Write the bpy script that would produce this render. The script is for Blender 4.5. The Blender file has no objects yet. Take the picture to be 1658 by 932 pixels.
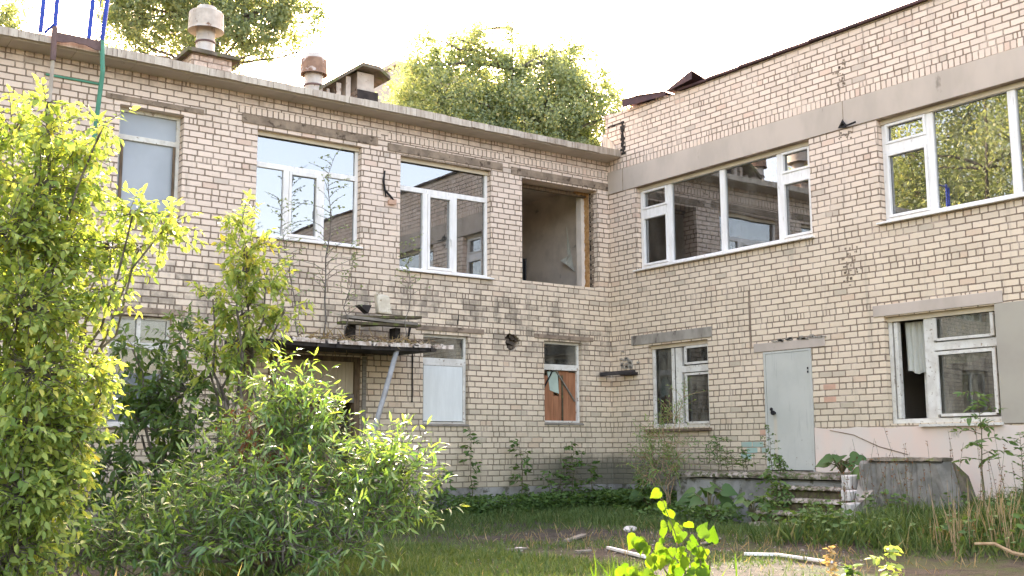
import bpy, math, random
import numpy as np
from mathutils import Vector, Matrix
from math import radians as R, sin, cos, pi
random.seed(7); rng = np.random.default_rng(7)
S = bpy.context.scene
COL = S.collection

# ------------------------------------------------------------------ camera
F = 1800.0; W0, H0 = 1658, 932
YAW, PIT, ROL = R(36), R(8.25), R(-.23)
CAM = np.array([-14.6415, -16.7899, 1.1811])
def _axes():
    f = np.array([sin(YAW)*cos(PIT), cos(YAW)*cos(PIT), sin(PIT)])
    r = np.array([cos(YAW), -sin(YAW), 0.]); u = np.cross(r, f)
    return r*cos(ROL)+u*sin(ROL), -r*sin(ROL)+u*cos(ROL), f
AR, AU, AF = _axes()
def at(x, y, t):
    """a point of the place, measured off the photograph, t metres ahead"""
    return CAM + t*(AF + (x-W0/2)/F*AR - (y-H0/2)/F*AU)
def gp(x, y, z=0.):
    d = AF + (x-W0/2)/F*AR - (y-H0/2)/F*AU
    return CAM + d*((z-CAM[2])/d[2])
cd = bpy.data.cameras.new('camera'); cam = bpy.data.objects.new('camera', cd); COL.objects.link(cam)
cd.sensor_width = 36; cd.lens = F/W0*36; cd.clip_end = 800; cd.clip_start = .05
cam.matrix_world = Matrix(((AR[0], AU[0], -AF[0], CAM[0]), (AR[1], AU[1], -AF[1], CAM[1]), (AR[2], AU[2], -AF[2], CAM[2]), (0, 0, 0, 1)))
S.camera = cam

# ------------------------------------------------------------------ light
EL, AZ = R(36.5), R(31)
w = bpy.data.worlds.new('World'); S.world = w; w.use_nodes = True
nt = w.node_tree; bg = nt.nodes['Background']
sky = nt.nodes.new('ShaderNodeTexSky'); sky.sky_type = 'NISHITA'; sky.sun_disc = False
sky.sun_elevation = EL; sky.sun_rotation = AZ; sky.dust_density = 4.5; sky.air_density = 1.0; sky.ozone_density = .8
wm = nt.nodes.new('ShaderNodeMix'); wm.data_type = 'RGBA'; wm.blend_type = 'MULTIPLY'; wm.inputs[0].default_value = 1; wm.inputs[7].default_value = (1.22, .985, .82, 1)
nt.links.new(sky.outputs[0], wm.inputs[6]); nt.links.new(wm.outputs[2], bg.inputs[0]); bg.inputs[1].default_value = .15
sl = bpy.data.lights.new('sun', 'SUN'); sl.energy = 2.5; sl.angle = R(.6); sl.color = (1, .93, .8)
so = bpy.data.objects.new('sun', sl); COL.objects.link(so)
sd = Vector((sin(AZ)*cos(EL), cos(AZ)*cos(EL), sin(EL)))
so.rotation_euler = sd.to_track_quat('Z', 'Y').to_euler()
S.view_settings.view_transform = 'Standard'; S.view_settings.look = 'None'
S.view_settings.gamma = 1; S.view_settings.use_curve_mapping = False
S.view_settings.exposure = 3.2
S.cycles.max_bounces = 8; S.cycles.transparent_max_bounces = 12

# ------------------------------------------------------------------ node helper
class NT:
    def __init__(s, name):
        s.m = bpy.data.materials.new(name); s.m.use_nodes = True
        s.t = s.m.node_tree; s.n = s.t.nodes; s.b = s.n['Principled BSDF']; s.b.inputs['Roughness'].default_value = .85
        s.b.inputs['Specular IOR Level'].default_value = .25
        s.co = s.n.new('ShaderNodeTexCoord').outputs['Object']
    def put(s, sock, v):
        if hasattr(v, 'default_value') and hasattr(v, 'links'): s.t.links.new(v, sock)
        elif isinstance(v, (tuple, list)): sock.default_value = (*v, 1) if len(v) == 3 and sock.type == 'RGBA' else v
        else: sock.default_value = v
    def f(s, op, a, b=0., c=None, clamp=False):
        x = s.n.new('ShaderNodeMath'); x.operation = op; x.use_clamp = clamp
        s.put(x.inputs[0], a); s.put(x.inputs[1], b)
        if c is not None: s.put(x.inputs[2], c)
        return x.outputs[0]
    def ss(s, x, a, b):
        r = s.n.new('ShaderNodeMapRange'); r.interpolation_type = 'SMOOTHSTEP'
        s.put(r.inputs[0], x); r.inputs[1].default_value = a; r.inputs[2].default_value = b
        return r.outputs[0]
    def noise(s, scale, det=3, rough=.55, vec=None, sc=None, out=0):
        n = s.n.new('ShaderNodeTexNoise'); n.inputs['Scale'].default_value = scale
        n.inputs['Detail'].default_value = det; n.inputs['Roughness'].default_value = rough
        v = vec or s.co
        if sc: v = s.scale(v, sc)
        s.t.links.new(v, n.inputs['Vector']); return n.outputs[out]
    def scale(s, v, sc):
        mp = s.n.new('ShaderNodeMapping'); mp.inputs['Scale'].default_value = sc; s.t.links.new(v, mp.inputs[0]); return mp.outputs[0]
    def wn(s, *c):
        x = s.n.new('ShaderNodeTexWhiteNoise'); x.noise_dimensions = '3D'; k = s.xyz(*c); s.t.links.new(k, x.inputs[0]); return x.outputs[0]
    def xyz(s, a, b=0., c=0.):
        k = s.n.new('ShaderNodeCombineXYZ')
        for i, v in enumerate((a, b, c)): s.put(k.inputs[i], v)
        return k.outputs[0]
    def sep(s, v=None):
        k = s.n.new('ShaderNodeSeparateXYZ'); s.t.links.new(v or s.co, k.inputs[0]); return k.outputs
    def mix(s, fac, a, b, mode='MIX'):
        x = s.n.new('ShaderNodeMix'); x.data_type = 'RGBA'; x.blend_type = mode
        s.put(x.inputs[0], fac); s.put(x.inputs[6], a); s.put(x.inputs[7], b); return x.outputs[2]
    def color(s, v): s.put(s.b.inputs['Base Color'], v)
    def rough(s, v): s.put(s.b.inputs['Roughness'], v)
    def bump(s, h, st=.5, d=.01):
        b = s.n.new('ShaderNodeBump'); b.inputs['Strength'].default_value = st; b.inputs['Distance'].default_value = d
        s.put(b.inputs['Height'], h); s.t.links.new(b.outputs[0], s.b.inputs['Normal'])

MC = {}
def simple(name, c1, c2=None, scale=6, rough=.8, metal=0., bump=.3, stretch=None, spots=None, spot_scale=14, spot_t=.6, d=.004):
    """two-tone weathered surface with optional rust/dirt spots"""
    if name in MC: return MC[name]
    k = NT(name); c2 = c2 or tuple(x*.75 for x in c1)
    n = k.noise(scale, 4, .6, sc=stretch)
    c = k.mix(k.ss(n, .35, .65), c2, c1)
    if spots:
        n2 = k.noise(spot_scale, 5, .65, sc=stretch)
        c = k.mix(k.ss(n2, spot_t-.04, spot_t+.05), c, spots)
    k.color(c); k.rough(rough); k.b.inputs['Metallic'].default_value = metal
    if bump: k.bump(k.noise(scale*8, 4, .7, sc=stretch), bump, d)
    MC[name] = k.m; return k.m

def brick_mat(name='silicate_brick', base=(.80, .64, .52), base2=(.71, .565, .455), mort=(.19, .14, .10), dirt=True, soldier=None):
    k = NT(name); x, y, z = k.sep()
    uu = k.f('ADD', x, y)
    wob = k.f('MULTIPLY', k.f('SUBTRACT', k.noise(1.3, 2), .5), .012)
    zz = k.f('ADD', z, wob)
    if soldier:
        H, zr = .5, None
        row = k.f('FLOOR', k.f('DIVIDE', zz, .5)); wid = .098
        u1 = k.f('DIVIDE', uu, wid); colu = k.f('FLOOR', u1); fu = k.f('SUBTRACT', u1, colu)
        du = k.f('MULTIPLY', k.f('MINIMUM', fu, k.f('SUBTRACT', 1., fu)), wid); dz = k.f('MINIMUM', k.f('SUBTRACT', zz, soldier[0]), k.f('SUBTRACT', soldier[1], zz))
    else:
        r1 = k.f('DIVIDE', zz, .1); row = k.f('FLOOR', r1); fz = k.f('SUBTRACT', r1, row)
        hd = k.f('LESS_THAN', k.f('FLOORED_MODULO', k.f('ADD', row, 3.), 6.), .5)
        odd = k.f('FLOORED_MODULO', row, 2.)
        wid = k.f('SUBTRACT', .26, k.f('MULTIPLY', hd, .13))
        sh = k.f('ADD', k.f('MULTIPLY', odd, .13), k.f('MULTIPLY', k.wn(row, 3.3, 1.1), .055))
        u1 = k.f('DIVIDE', k.f('ADD', uu, sh), wid); colu = k.f('FLOOR', u1); fu = k.f('SUBTRACT', u1, colu)
        du = k.f('MULTIPLY', k.f('MINIMUM', fu, k.f('SUBTRACT', 1., fu)), wid)
        dz = k.f('MULTIPLY', k.f('MINIMUM', fz, k.f('SUBTRACT', 1., fz)), .1)
        # a few stretchers are split in two halves
        split = k.f('GREATER_THAN', k.wn(colu, row, 9.7), .93)
        dm = k.f('ABSOLUTE', k.f('MULTIPLY', k.f('SUBTRACT', fu, .5), wid))
        dm = k.f('ADD', dm, k.f('MULTIPLY', k.f('SUBTRACT', 1., split), 1.))
        du = k.f('MINIMUM', du, dm)
    en = k.f('MULTIPLY', k.f('SUBTRACT', k.noise(24, 4, .7), .5), .017)
    jw = k.f('MULTIPLY', k.f('SUBTRACT', k.noise(2.2, 3), .5), .008)
    en = k.f('ADD', en, jw)
    # rounded brick corners
    ax = k.f('MAXIMUM', k.f('SUBTRACT', .02, du), 0.); az = k.f('MAXIMUM', k.f('SUBTRACT', .02, dz), 0.)
    rr = k.f('SQRT', k.f('ADD', k.f('MULTIPLY', ax, ax), k.f('MULTIPLY', az, az)))
    dist = k.f('ADD', k.f('SUBTRACT', .02, rr), en)
    mask = k.ss(dist, .006, .0125)
    dist = k.f('ADD', dist, k.f('MULTIPLY', k.f('SUBTRACT', k.wn(colu, row, 8.8), .55), .004)); mask = k.ss(dist, .006, .0125)
    v1 = k.wn(colu, row, .5); v2 = k.wn(colu, row, 5.5)
    c = k.mix(v1, base2, base)
    c = k.mix(k.f('MULTIPLY', k.ss(v2, .95, .99), .35), c, (.56, .33, .23))
    c = k.mix(k.f('MULTIPLY', k.ss(v2, .05, .01), .4), c, (.34, .30, .25))
    c = k.mix(k.f('MULTIPLY', k.ss(k.noise(40, 3, .7), .56, .72), .3), c, (.36, .28, .21))
    if dirt:
        # the courses low on the wall and to the right are yellower, high ones pinker
        c = k.mix(k.f('MULTIPLY', k.ss(k.f('ADD', z, k.f('MULTIPLY', x, -.12)), 6.4, 3.6), .8), c, (.94, .965, .86), 'MULTIPLY')
    mc = k.mix(k.noise(9, 3), mort, tuple(q*1.7 for q in mort))
    mc = k.mix(k.f('MULTIPLY', k.ss(k.noise(1.7, 5, .65), .48, .68), .6), mc, base2)
    col = k.mix(mask, mc, c)
    if dirt:
        onl = k.f('GREATER_THAN', y, -.02)              # left wing face
        str_ = k.noise(1.0, 5, .62, sc=(2.6, 2.6, .8)); blot = k.noise(4.2, 6, .72)
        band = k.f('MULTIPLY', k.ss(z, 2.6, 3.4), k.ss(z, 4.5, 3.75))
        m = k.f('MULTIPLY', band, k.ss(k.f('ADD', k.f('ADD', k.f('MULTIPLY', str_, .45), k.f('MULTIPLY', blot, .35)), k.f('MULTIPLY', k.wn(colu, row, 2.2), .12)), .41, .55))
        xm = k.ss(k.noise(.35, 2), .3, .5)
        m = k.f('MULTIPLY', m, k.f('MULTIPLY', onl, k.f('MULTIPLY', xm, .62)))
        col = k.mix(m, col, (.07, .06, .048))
        # thin overall weathering streaks
        g = k.f('MULTIPLY', k.ss(k.noise(1.4, 6, .7, sc=(3, 3, .35)), .53, .75), .36)
        col = k.mix(g, col, (.16, .135, .105))
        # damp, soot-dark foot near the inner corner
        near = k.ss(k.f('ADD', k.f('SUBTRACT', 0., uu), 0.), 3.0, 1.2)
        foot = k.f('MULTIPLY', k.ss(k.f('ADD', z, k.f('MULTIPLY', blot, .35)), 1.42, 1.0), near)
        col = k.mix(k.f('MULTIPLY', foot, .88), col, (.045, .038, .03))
        ft = k.f('MULTIPLY', k.ss(k.f('ADD', z, k.f('MULTIPLY', blot, .9)), 1.7, .9), .4)
        col = k.mix(ft, col, (.14, .125, .09))
        grn = k.f('MULTIPLY', k.ss(k.f('ADD', z, k.f('MULTIPLY', blot, 1.2)), 3.0, 2.1), .22)
        col = k.mix(grn, col, (.27, .28, .19))
        # dark courses right under the eaves
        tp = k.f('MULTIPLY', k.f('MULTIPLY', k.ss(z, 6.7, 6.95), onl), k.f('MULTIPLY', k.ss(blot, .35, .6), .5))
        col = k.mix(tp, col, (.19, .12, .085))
    k.color(col); k.rough(.9)
    hh = k.f('ADD', mask, k.f('MULTIPLY', k.noise(60, 4, .7), .28))
    hh = k.f('ADD', hh, k.f('MULTIPLY', v1, .35))
    k.bump(hh, .9, .012)
    return k.m

M = {}
M['brick'] = brick_mat()
M['soldier'] = brick_mat('soldier_brick', soldier=(6.762, 6.902), dirt=False)
M['soldier2'] = brick_mat('soldier_brick_left', soldier=(6.632, 6.764), dirt=False)
M['conc'] = simple('grey_concrete', (.36, .32, .265), (.25, .22, .18), 3, .9, spots=(.12, .10, .08), spot_scale=5, spot_t=.62, stretch=(1, 1, .5))
M['lintel'] = simple('old_lintel_concrete', (.33, .25, .18), (.20, .15, .11), 4, .92, spots=(.10, .07, .05), spot_scale=7, spot_t=.6)
M['band'] = simple('plastered_band', (.52, .435, .36), (.44, .37, .305), 1.4, .9, spots=(.25, .21, .17), spot_scale=2.2, spot_t=.68, stretch=(1, 1, .5))
M['plinth'] = simple('plinth_render', (.30, .29, .265), (.19, .18, .16), 2.5, .9, spots=(.09, .085, .06), spot_scale=4, spot_t=.57)
M['pink'] = simple('pink_render', (.72, .56, .46), (.66, .57, .49), 1.5, .9, spots=(.44, .38, .31), spot_scale=2.6, spot_t=.64, stretch=(1, 1, .6))
M['beige'] = simple('beige_render', (.40, .36, .29), (.36, .32, .26), 1.1, .92)
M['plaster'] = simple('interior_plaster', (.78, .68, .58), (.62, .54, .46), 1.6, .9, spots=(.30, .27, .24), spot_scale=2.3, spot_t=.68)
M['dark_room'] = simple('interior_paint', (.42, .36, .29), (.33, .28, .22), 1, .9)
M['wood_floor'] = simple('floor_board', (.2, .13, .08))
M['pvc'] = simple('white_plastic', (.85, .81, .77), (.76, .72, .67), 4, .42, bump=.1, spots=(.52, .47, .41), spot_scale=7, spot_t=.66, stretch=(3, 3, .6))
M['old_white'] = simple('peeling_white_paint', (.70, .67, .60), (.58, .54, .47), 6, .7, spots=(.27, .2, .14), spot_scale=16, spot_t=.63)
M['peach'] = simple('window_top_trim', (.62, .52, .38), (.54, .45, .33), 3, .8)
M['oldwood'] = simple('old_brown_wood', (.20, .14, .09), (.11, .08, .055), 5, .9, stretch=(6, 6, 1))
M['greywood'] = simple('weathered_grey_wood', (.27, .24, .2), (.17, .15, .12), 5, .9, stretch=(1, 6, 6))
M['rot'] = simple('mossy_rotten_wood', (.13, .105, .06), (.07, .055, .035), 6, .95, spots=(.12, .14, .04), spot_scale=12, spot_t=.55)
M['black'] = simple('black_plastic', (.02, .02, .022), rough=.5, bump=0)
M['wire'] = simple('black_cable', (.015, .013, .013), rough=.6, bump=0)
M['door'] = simple('pale_blue_grey_paint', (.52, .51, .45), (.47, .465, .41), 1.6, .55, spots=(.52, .53, .50), spot_scale=3.3, spot_t=.66, stretch=(3, 3, .5), bump=.15)
k = NT('stained_door_paint'); x_, y_, z_ = k.sep()
c_ = k.mix(k.ss(k.noise(1.6, 4, .6), .35, .65), (.47, .465, .41), (.52, .51, .45))
st_ = k.f('MULTIPLY', k.ss(k.f('ABSOLUTE', k.f('ADD', y_, 4.17)), .06, .01), k.f('MULTIPLY', k.ss(z_, 1.78, 1.6), .6))
c_ = k.mix(st_, c_, (.56, .47, .34))
c_ = k.mix(k.f('MULTIPLY', k.ss(k.noise(2.5, 5, .7, sc=(4, 4, .35)), .56, .7), .5), c_, (.30, .30, .27))
c_ = k.mix(k.ss(k.f('ADD', k.noise(9, 4, .7), k.f('MULTIPLY', z_, -.18)), .44, .5), c_, (.20, .13, .09))
k.color(c_); k.rough(.55); k.bump(k.noise(3, 3), .25, .02); M['door'] = k.m
M['flash'] = simple('zinc_flashing', (.52, .45, .36), (.38, .31, .24), 3, .55, metal=.35, spots=(.17, .12, .10), spot_scale=9, spot_t=.6, stretch=(4, 4, .3))
M['rust'] = simple('rusty_sheet', (.11, .06, .06), (.065, .04, .045), 4, .75, metal=.2)
M['pipe'] = simple('asbestos_pipe', (.56, .50, .43), (.44, .38, .32), 4, .85, spots=(.20, .12, .08), spot_scale=6, spot_t=.63)
M['pipe_rust'] = simple('rusty_pipe_cap', (.30, .19, .13), (.20, .12, .085), 6, .85, spots=(.55, .47, .42), spot_scale=5, spot_t=.58)
M['slab'] = simple('mossy_slab', (.19, .16, .12), (.10, .085, .06), 5, .95, spots=(.12, .13, .05), spot_scale=8, spot_t=.56)
M['tread'] = simple('worn_step_edge', (.36, .31, .26), (.13, .10, .075), 8, .95, spots=(.08, .09, .035), spot_scale=11, spot_t=.52)
M['slab_dark'] = simple('roofing_felt', (.055, .045, .04), (.03, .026, .024), 4, .95)
M['moss'] = simple('moss_litter', (.10, .10, .035), (.06, .045, .028), 9, 1., bump=1., d=.02)
M['chipped'] = simple('chipped_white_edge', (.68, .60, .52), (.36, .27, .2), 9, .95, spots=(.07, .055, .04), spot_scale=10, spot_t=.6)
M['board_white'] = simple('white_board', (.74, .75, .71), (.68, .69, .65), 2, .7, spots=(.45, .42, .36), spot_scale=6, spot_t=.72, stretch=(4, 4, .7))
M['orange_board'] = simple('orange_fibreboard', (.36, .165, .085), (.27, .12, .06), 3, .9, stretch=(5, 5, .6))
M['mint'] = simple('mint_paint_board', (.42, .50, .42), (.36, .43, .36), 3, .8)
M['cream'] = simple('cream_boards', (.50, .42, .30), (.42, .35, .25), 3, .8, stretch=(5, 5, .5))
M['foam'] = simple('mounting_foam', (.68, .40, .17), (.50, .26, .10), 14, .95, bump=1., d=.03)
M['galv'] = simple('grey_pipe_paint', (.37, .37, .36), (.28, .27, .25), 5, .6)
M['green'] = simple('green_paint', (.10, .30, .20), (.08, .23, .155), 5, .6, spots=(.14, .08, .05), spot_scale=15, spot_t=.66)
M['blue'] = simple('blue_paint', (.03, .07, .40), (.025, .05, .3), 5, .5)
M['brownp'] = simple('brown_rusty_steel', (.17, .11, .10), (.11, .07, .065), 6, .8)
M['white_brick'] = simple('white_silicate', (.62, .58, .53), (.50, .46, .42), 7, .9, spots=(.25, .2, .17), spot_scale=10, spot_t=.64)
M['teal'] = simple('teal_spray', (.30, .45, .39), (.36, .42, .35), 6, .9)
M['salmon'] = simple('salmon_brick', (.60, .37, .26), (.52, .33, .23), 6, .9)
M['dark_brick'] = simple('near_black_brick', (.05, .042, .036), (.025, .02, .018), 12, .95, bump=1., d=.03)  # near-black brick tone, used in gaps and for the support blocks
M['stonebits'] = simple('rubble_bits', (.34, .31, .27), (.2, .18, .15), 8, .9)
M['canister'] = simple('dirty_white_canister', (.66, .59, .47), (.52, .45, .34), 7, .6, spots=(.25, .19, .12), spot_scale=9, spot_t=.6)
M['cloth'] = simple('grey_white_cloth', (.62, .61, .53), (.50, .49, .42), 3, .95, stretch=(7, 7, .4), bump=.8, d=.02)
M['far'] = simple('pale_panel_wall', (.46, .40, .34), (.42, .37, .31), .4, .9)
M['black_steel'] = simple('black_steel_plate', (.012, .012, .012), rough=.6, bump=0)
M['bark'] = simple('grey_bark', (.22, .19, .16), (.10, .085, .07), 9, .95, bump=1., d=.02)
M['stem'] = simple('green_stem', (.13, .12, .055), (.09, .075, .04), 9, .9)
M['drystem'] = simple('dry_stem', (.40, .29, .17), (.28, .18, .10), 9, .9)

def glass_mat(name, ior=2.4, tint=(.75, .8, .78), bumpd=.0, dust=.10):
    k = NT(name); k.n.remove(k.b); out = [q for q in k.n if q.type == 'OUTPUT_MATERIAL'][0]
    g = k.n.new('ShaderNodeBsdfGlossy'); g.inputs['Roughness'].default_value = .008; g.inputs[0].default_value = (.95, .97, 1, 1)
    t = k.n.new('ShaderNodeBsdfTransparent'); t.inputs[0].default_value = (*tint, 1)
    fr = k.n.new('ShaderNodeFresnel'); fr.inputs[0].default_value = ior
    mx = k.n.new('ShaderNodeMixShader'); k.t.links.new(fr.outputs[0], mx.inputs[0])
    k.t.links.new(t.outputs[0], mx.inputs[1]); k.t.links.new(g.outputs[0], mx.inputs[2]); df = k.n.new('ShaderNodeBsdfDiffuse'); df.inputs[0].default_value = (.55, .5, .42, 1); m2 = k.n.new('ShaderNodeMixShader')
    k.t.links.new(k.f('ADD', k.f('MULTIPLY', k.ss(k.noise(2.2, 5, .7, sc=(1.5, 1.5, .6)), .42, .75), dust), .02), m2.inputs[0])
    k.t.links.new(mx.outputs[0], m2.inputs[1]); k.t.links.new(df.outputs[0], m2.inputs[2]); k.t.links.new(m2.outputs[0], out.inputs[0])
    if bumpd:
        b = k.n.new('ShaderNodeBump'); b.inputs['Strength'].default_value = .25; b.inputs['Distance'].default_value = bumpd
        k.t.links.new(k.noise(1.2, 1), b.inputs['Height']); k.t.links.new(b.outputs[0], g.inputs['Normal'])
    return k.m
M['glass'] = glass_mat('new_window_glass', 3.3, (.75, .8, .76), .006, .08)
M['oldglass'] = glass_mat('old_window_glass', 1.8, (.8, .82, .78), .01, .22)
M['frost'] = simple('whitewashed_glass', (.40, .42, .44), (.34, .36, .38), .8, .35, bump=0)
M['frost_dark'] = simple('frosted_dark_glass', (.17, .18, .18), (.12, .13, .13), 9, .4)

def leaf_mat(name, c1, c2, c3=None, trans=.45, rough=.5, spec=.3):
    k = NT(name); at_ = k.n.new('ShaderNodeAttribute'); at_.attribute_name = 'tint'
    c = k.mix(k.ss(at_.outputs['Fac'], 0., .75), c1, c2)
    if c3: c = k.mix(k.ss(at_.outputs['Fac'], .84, .97), c, c3)
    k.color(c); k.rough(rough); k.b.inputs['Specular IOR Level'].default_value = spec
    tr = k.n.new('ShaderNodeBsdfTranslucent')
    k.t.links.new(k.mix(1., c, (1.25, 1.2, .55), 'MULTIPLY'), tr.inputs[0])
    mx = k.n.new('ShaderNodeMixShader'); mx.inputs[0].default_value = trans
    out = [q for q in k.n if q.type == 'OUTPUT_MATERIAL'][0]
    k.t.links.new(k.b.outputs[0], mx.inputs[1]); k.t.links.new(tr.outputs[0], mx.inputs[2]); k.t.links.new(mx.outputs[0], out.inputs[0])
    return k.m
M['lf_yellow'] = leaf_mat('yellow_green_leaf', (.20, .30, .08), (.37, .44, .12), (.48, .46, .11), .45)
M['lf_elder'] = leaf_mat('dark_green_leaf', (.075, .135, .045), (.14, .21, .06), (.27, .31, .06), .4)
M['lf_willow'] = leaf_mat('willow_leaf', (.10, .19, .055), (.22, .34, .09), (.36, .44, .10), .45, .33, .8)
M['lf_birch_hazed'] = leaf_mat('hazed_birch_leaf', (.23, .29, .18), (.37, .42, .26), (.50, .49, .27), .5, .5, .35)  # greens paled: glow and haze over the background crowns put into the colour
M['lf_weed'] = leaf_mat('weed_leaf', (.07, .135, .04), (.13, .21, .06), (.21, .25, .07), .4)
M['lf_bright'] = leaf_mat('bright_heart_leaf', (.07, .15, .01), (.13, .21, .015), (.24, .22, .02), .45)
M['lf_grass'] = leaf_mat('grass_blade', (.07, .125, .035), (.145, .195, .06), (.33, .29, .14), .3, .6)
M['lf_dry'] = leaf_mat('dry_stalk_leaf', (.34, .25, .13), (.45, .34, .19), (.25, .12, .06), .25, .8, .1)
M['lf_rust'] = leaf_mat('withered_brown_leaf', (.13, .055, .03), (.22, .09, .045), (.30, .15, .07), .2, .9, .1)

# ------------------------------------------------------------------ objects
def tag(o, label=None, cat=None, group=None, kind=None):
    if label: o['label'] = label
    if cat: o['category'] = cat
    if group: o['group'] = group
    if kind: o['kind'] = kind
    return o
def empty(name, loc, label, cat, group=None):
    o = bpy.data.objects.new(name, None); COL.objects.link(o); o.location = [float(q) for q in loc]; o.empty_display_size = .2
    return tag(o, label, cat, group)
def rootloc(p):
    while p.parent: p = p.parent
    return np.array(p.location)
def link(name, me, mat, parent=None, origin=None):
    o = bpy.data.objects.new(name, me); COL.objects.link(o); me.materials.append(mat)
    if parent: o.parent = parent
    elif origin is not None: o.location = [float(q) for q in origin]
    return o
class MB:
    def __init__(s): s.v = []; s.f = []
    def add(s, vs, fs):
        n = len(s.v); s.v += [tuple(float(q) for q in p) for p in vs]; s.f += [tuple(i+n for i in f) for f in fs]; return s
    def hexa(s, p):
        return s.add(p, [(0, 3, 2, 1), (4, 5, 6, 7), (0, 1, 5, 4), (1, 2, 6, 5), (2, 3, 7, 6), (3, 0, 4, 7)])
    def box(s, x0, x1, y0, y1, z0, z1):
        x0, x1 = sorted((x0, x1)); y0, y1 = sorted((y0, y1)); z0, z1 = sorted((z0, z1))
        return s.hexa([(x0, y0, z0), (x1, y0, z0), (x1, y1, z0), (x0, y1, z0), (x0, y0, z1), (x1, y0, z1), (x1, y1, z1), (x0, y1, z1)])
    def bar(s, a, b, w, h, up=(0, 0, 1)):
        a, b = Vector(a), Vector(b); d = (b-a).normalized(); up = Vector(up)
        sx = d.cross(up)
        if sx.length < 1e-3: sx = d.cross(Vector((1, 0, 0)))
        sx.normalize(); uy = sx.cross(d); sx *= w/2; uy *= h/2
        return s.hexa([a-sx-uy, a+sx-uy, a+sx+uy, a-sx+uy, b-sx-uy, b+sx-uy, b+sx+uy, b-sx+uy])
    def tube(s, pts, rad, n=8, cap=True):
        pts = [Vector(p) for p in pts]; k = len(pts)
        if not hasattr(rad, '__len__'): rad = [rad]*k
        base = len(s.v); ref = Vector((0, 0, 1)) if abs((pts[-1]-pts[0]).normalized().z) < .9 else Vector((1, 0, 0))
        for i, p in enumerate(pts):
            d = (pts[min(i+1, k-1)]-pts[max(i-1, 0)]).normalized(); a = d.cross(ref)
            a = a.normalized() if a.length > 1e-4 else Vector((1, 0, 0)); b = d.cross(a)
            for j in range(n):
                t = 2*pi*j/n; s.v.append(tuple(p + (a*cos(t)+b*sin(t))*rad[i]))
        for i in range(k-1):
            for j in range(n):
                j2 = (j+1) % n; s.f.append((base+i*n+j, base+i*n+j2, base+(i+1)*n+j2, base+(i+1)*n+j))
        if cap:
            s.f.append(tuple(base+j for j in range(n))[::-1]); s.f.append(tuple(base+(k-1)*n+j for j in range(n)))
        return s
    def lathe(s, c, prof, n=28):
        base = len(s.v); k = len(prof)
        for r, z in prof:
            for j in range(n):
                t = 2*pi*j/n; s.v.append((c[0]+r*cos(t), c[1]+r*sin(t), c[2]+z))
        for i in range(k-1):
            for j in range(n):
                j2 = (j+1) % n; s.f.append((base+i*n+j, base+i*n+j2, base+(i+1)*n+j2, base+(i+1)*n+j))
        return s
    def build(s, name, mat, parent=None, origin=None, smooth=False, bevel=0):
        off = rootloc(parent) if parent else (np.array(origin) if origin is not None else np.zeros(3))
        me = bpy.data.meshes.new(name); me.from_pydata([tuple(np.array(p)-off) for p in s.v], [], s.f); me.update()
        if smooth: me.shade_smooth()
        o = link(name, me, mat, parent, origin)
        if bevel:
            b = o.modifiers.new('bevel', 'BEVEL'); b.width = bevel; b.segments = 2; b.limit_method = 'ANGLE'
        return o
# box in wall coordinates: plane 'L' (y=0 face, inward +y) or 'Rr' (x=0 face, inward +x)
def wb(mb, pl, u0, u1, z0, z1, d0, d1):
    return mb.box(u0, u1, d0, d1, z0, z1) if pl == 'L' else mb.box(d0, d1, u0, u1, z0, z1)
def wp(pl, u, z, d): return (u, d, z) if pl == 'L' else (d, u, z)

def wall(pl, u0, u1, z0, z1, th, openings, ztop=None):
    """plate with rectangular openings and their reveals"""
    us = sorted({u0, u1, *[q for o in openings for q in o[:2]]}); zs = sorted({z0, z1, *[q for o in openings for q in o[2:]]})
    mb = MB(); idx = {}
    def vid(u, z, d):
        key = (round(u, 4), round(z, 4), d)
        if key not in idx: idx[key] = len(mb.v); mb.v.append(wp(pl, u, z, d))
        return idx[key]
    nu, nz = len(us)-1, len(zs)-1
    def solid(i, j):
        if i < 0 or j < 0 or i >= nu or j >= nz: return False
        uc, zc = (us[i]+us[i+1])/2, (zs[j]+zs[j+1])/2
        return not any(o[0] < uc < o[1] and o[2] < zc < o[3] for o in openings)
    for i in range(nu):
        for j in range(nz):
            if not solid(i, j): continue
            a, b, c, d = us[i], us[i+1], zs[j], zs[j+1]
            for dd in (0, th):
                q = (vid(a, c, dd), vid(b, c, dd), vid(b, d, dd), vid(a, d, dd))
                mb.f.append(q if (dd == 0) == (pl == 'L') else q[::-1])
            for (di, dj, p, r) in ((-1, 0, (a, c), (a, d)), (1, 0, (b, c), (b, d)), (0, -1, (a, c), (b, c)), (0, 1, (a, d), (b, d))):
                if not solid(i+di, j+dj):
                    mb.f.append((vid(*p, 0), vid(*r, 0), vid(*r, th), vid(*p, th)))
    return mb

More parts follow.
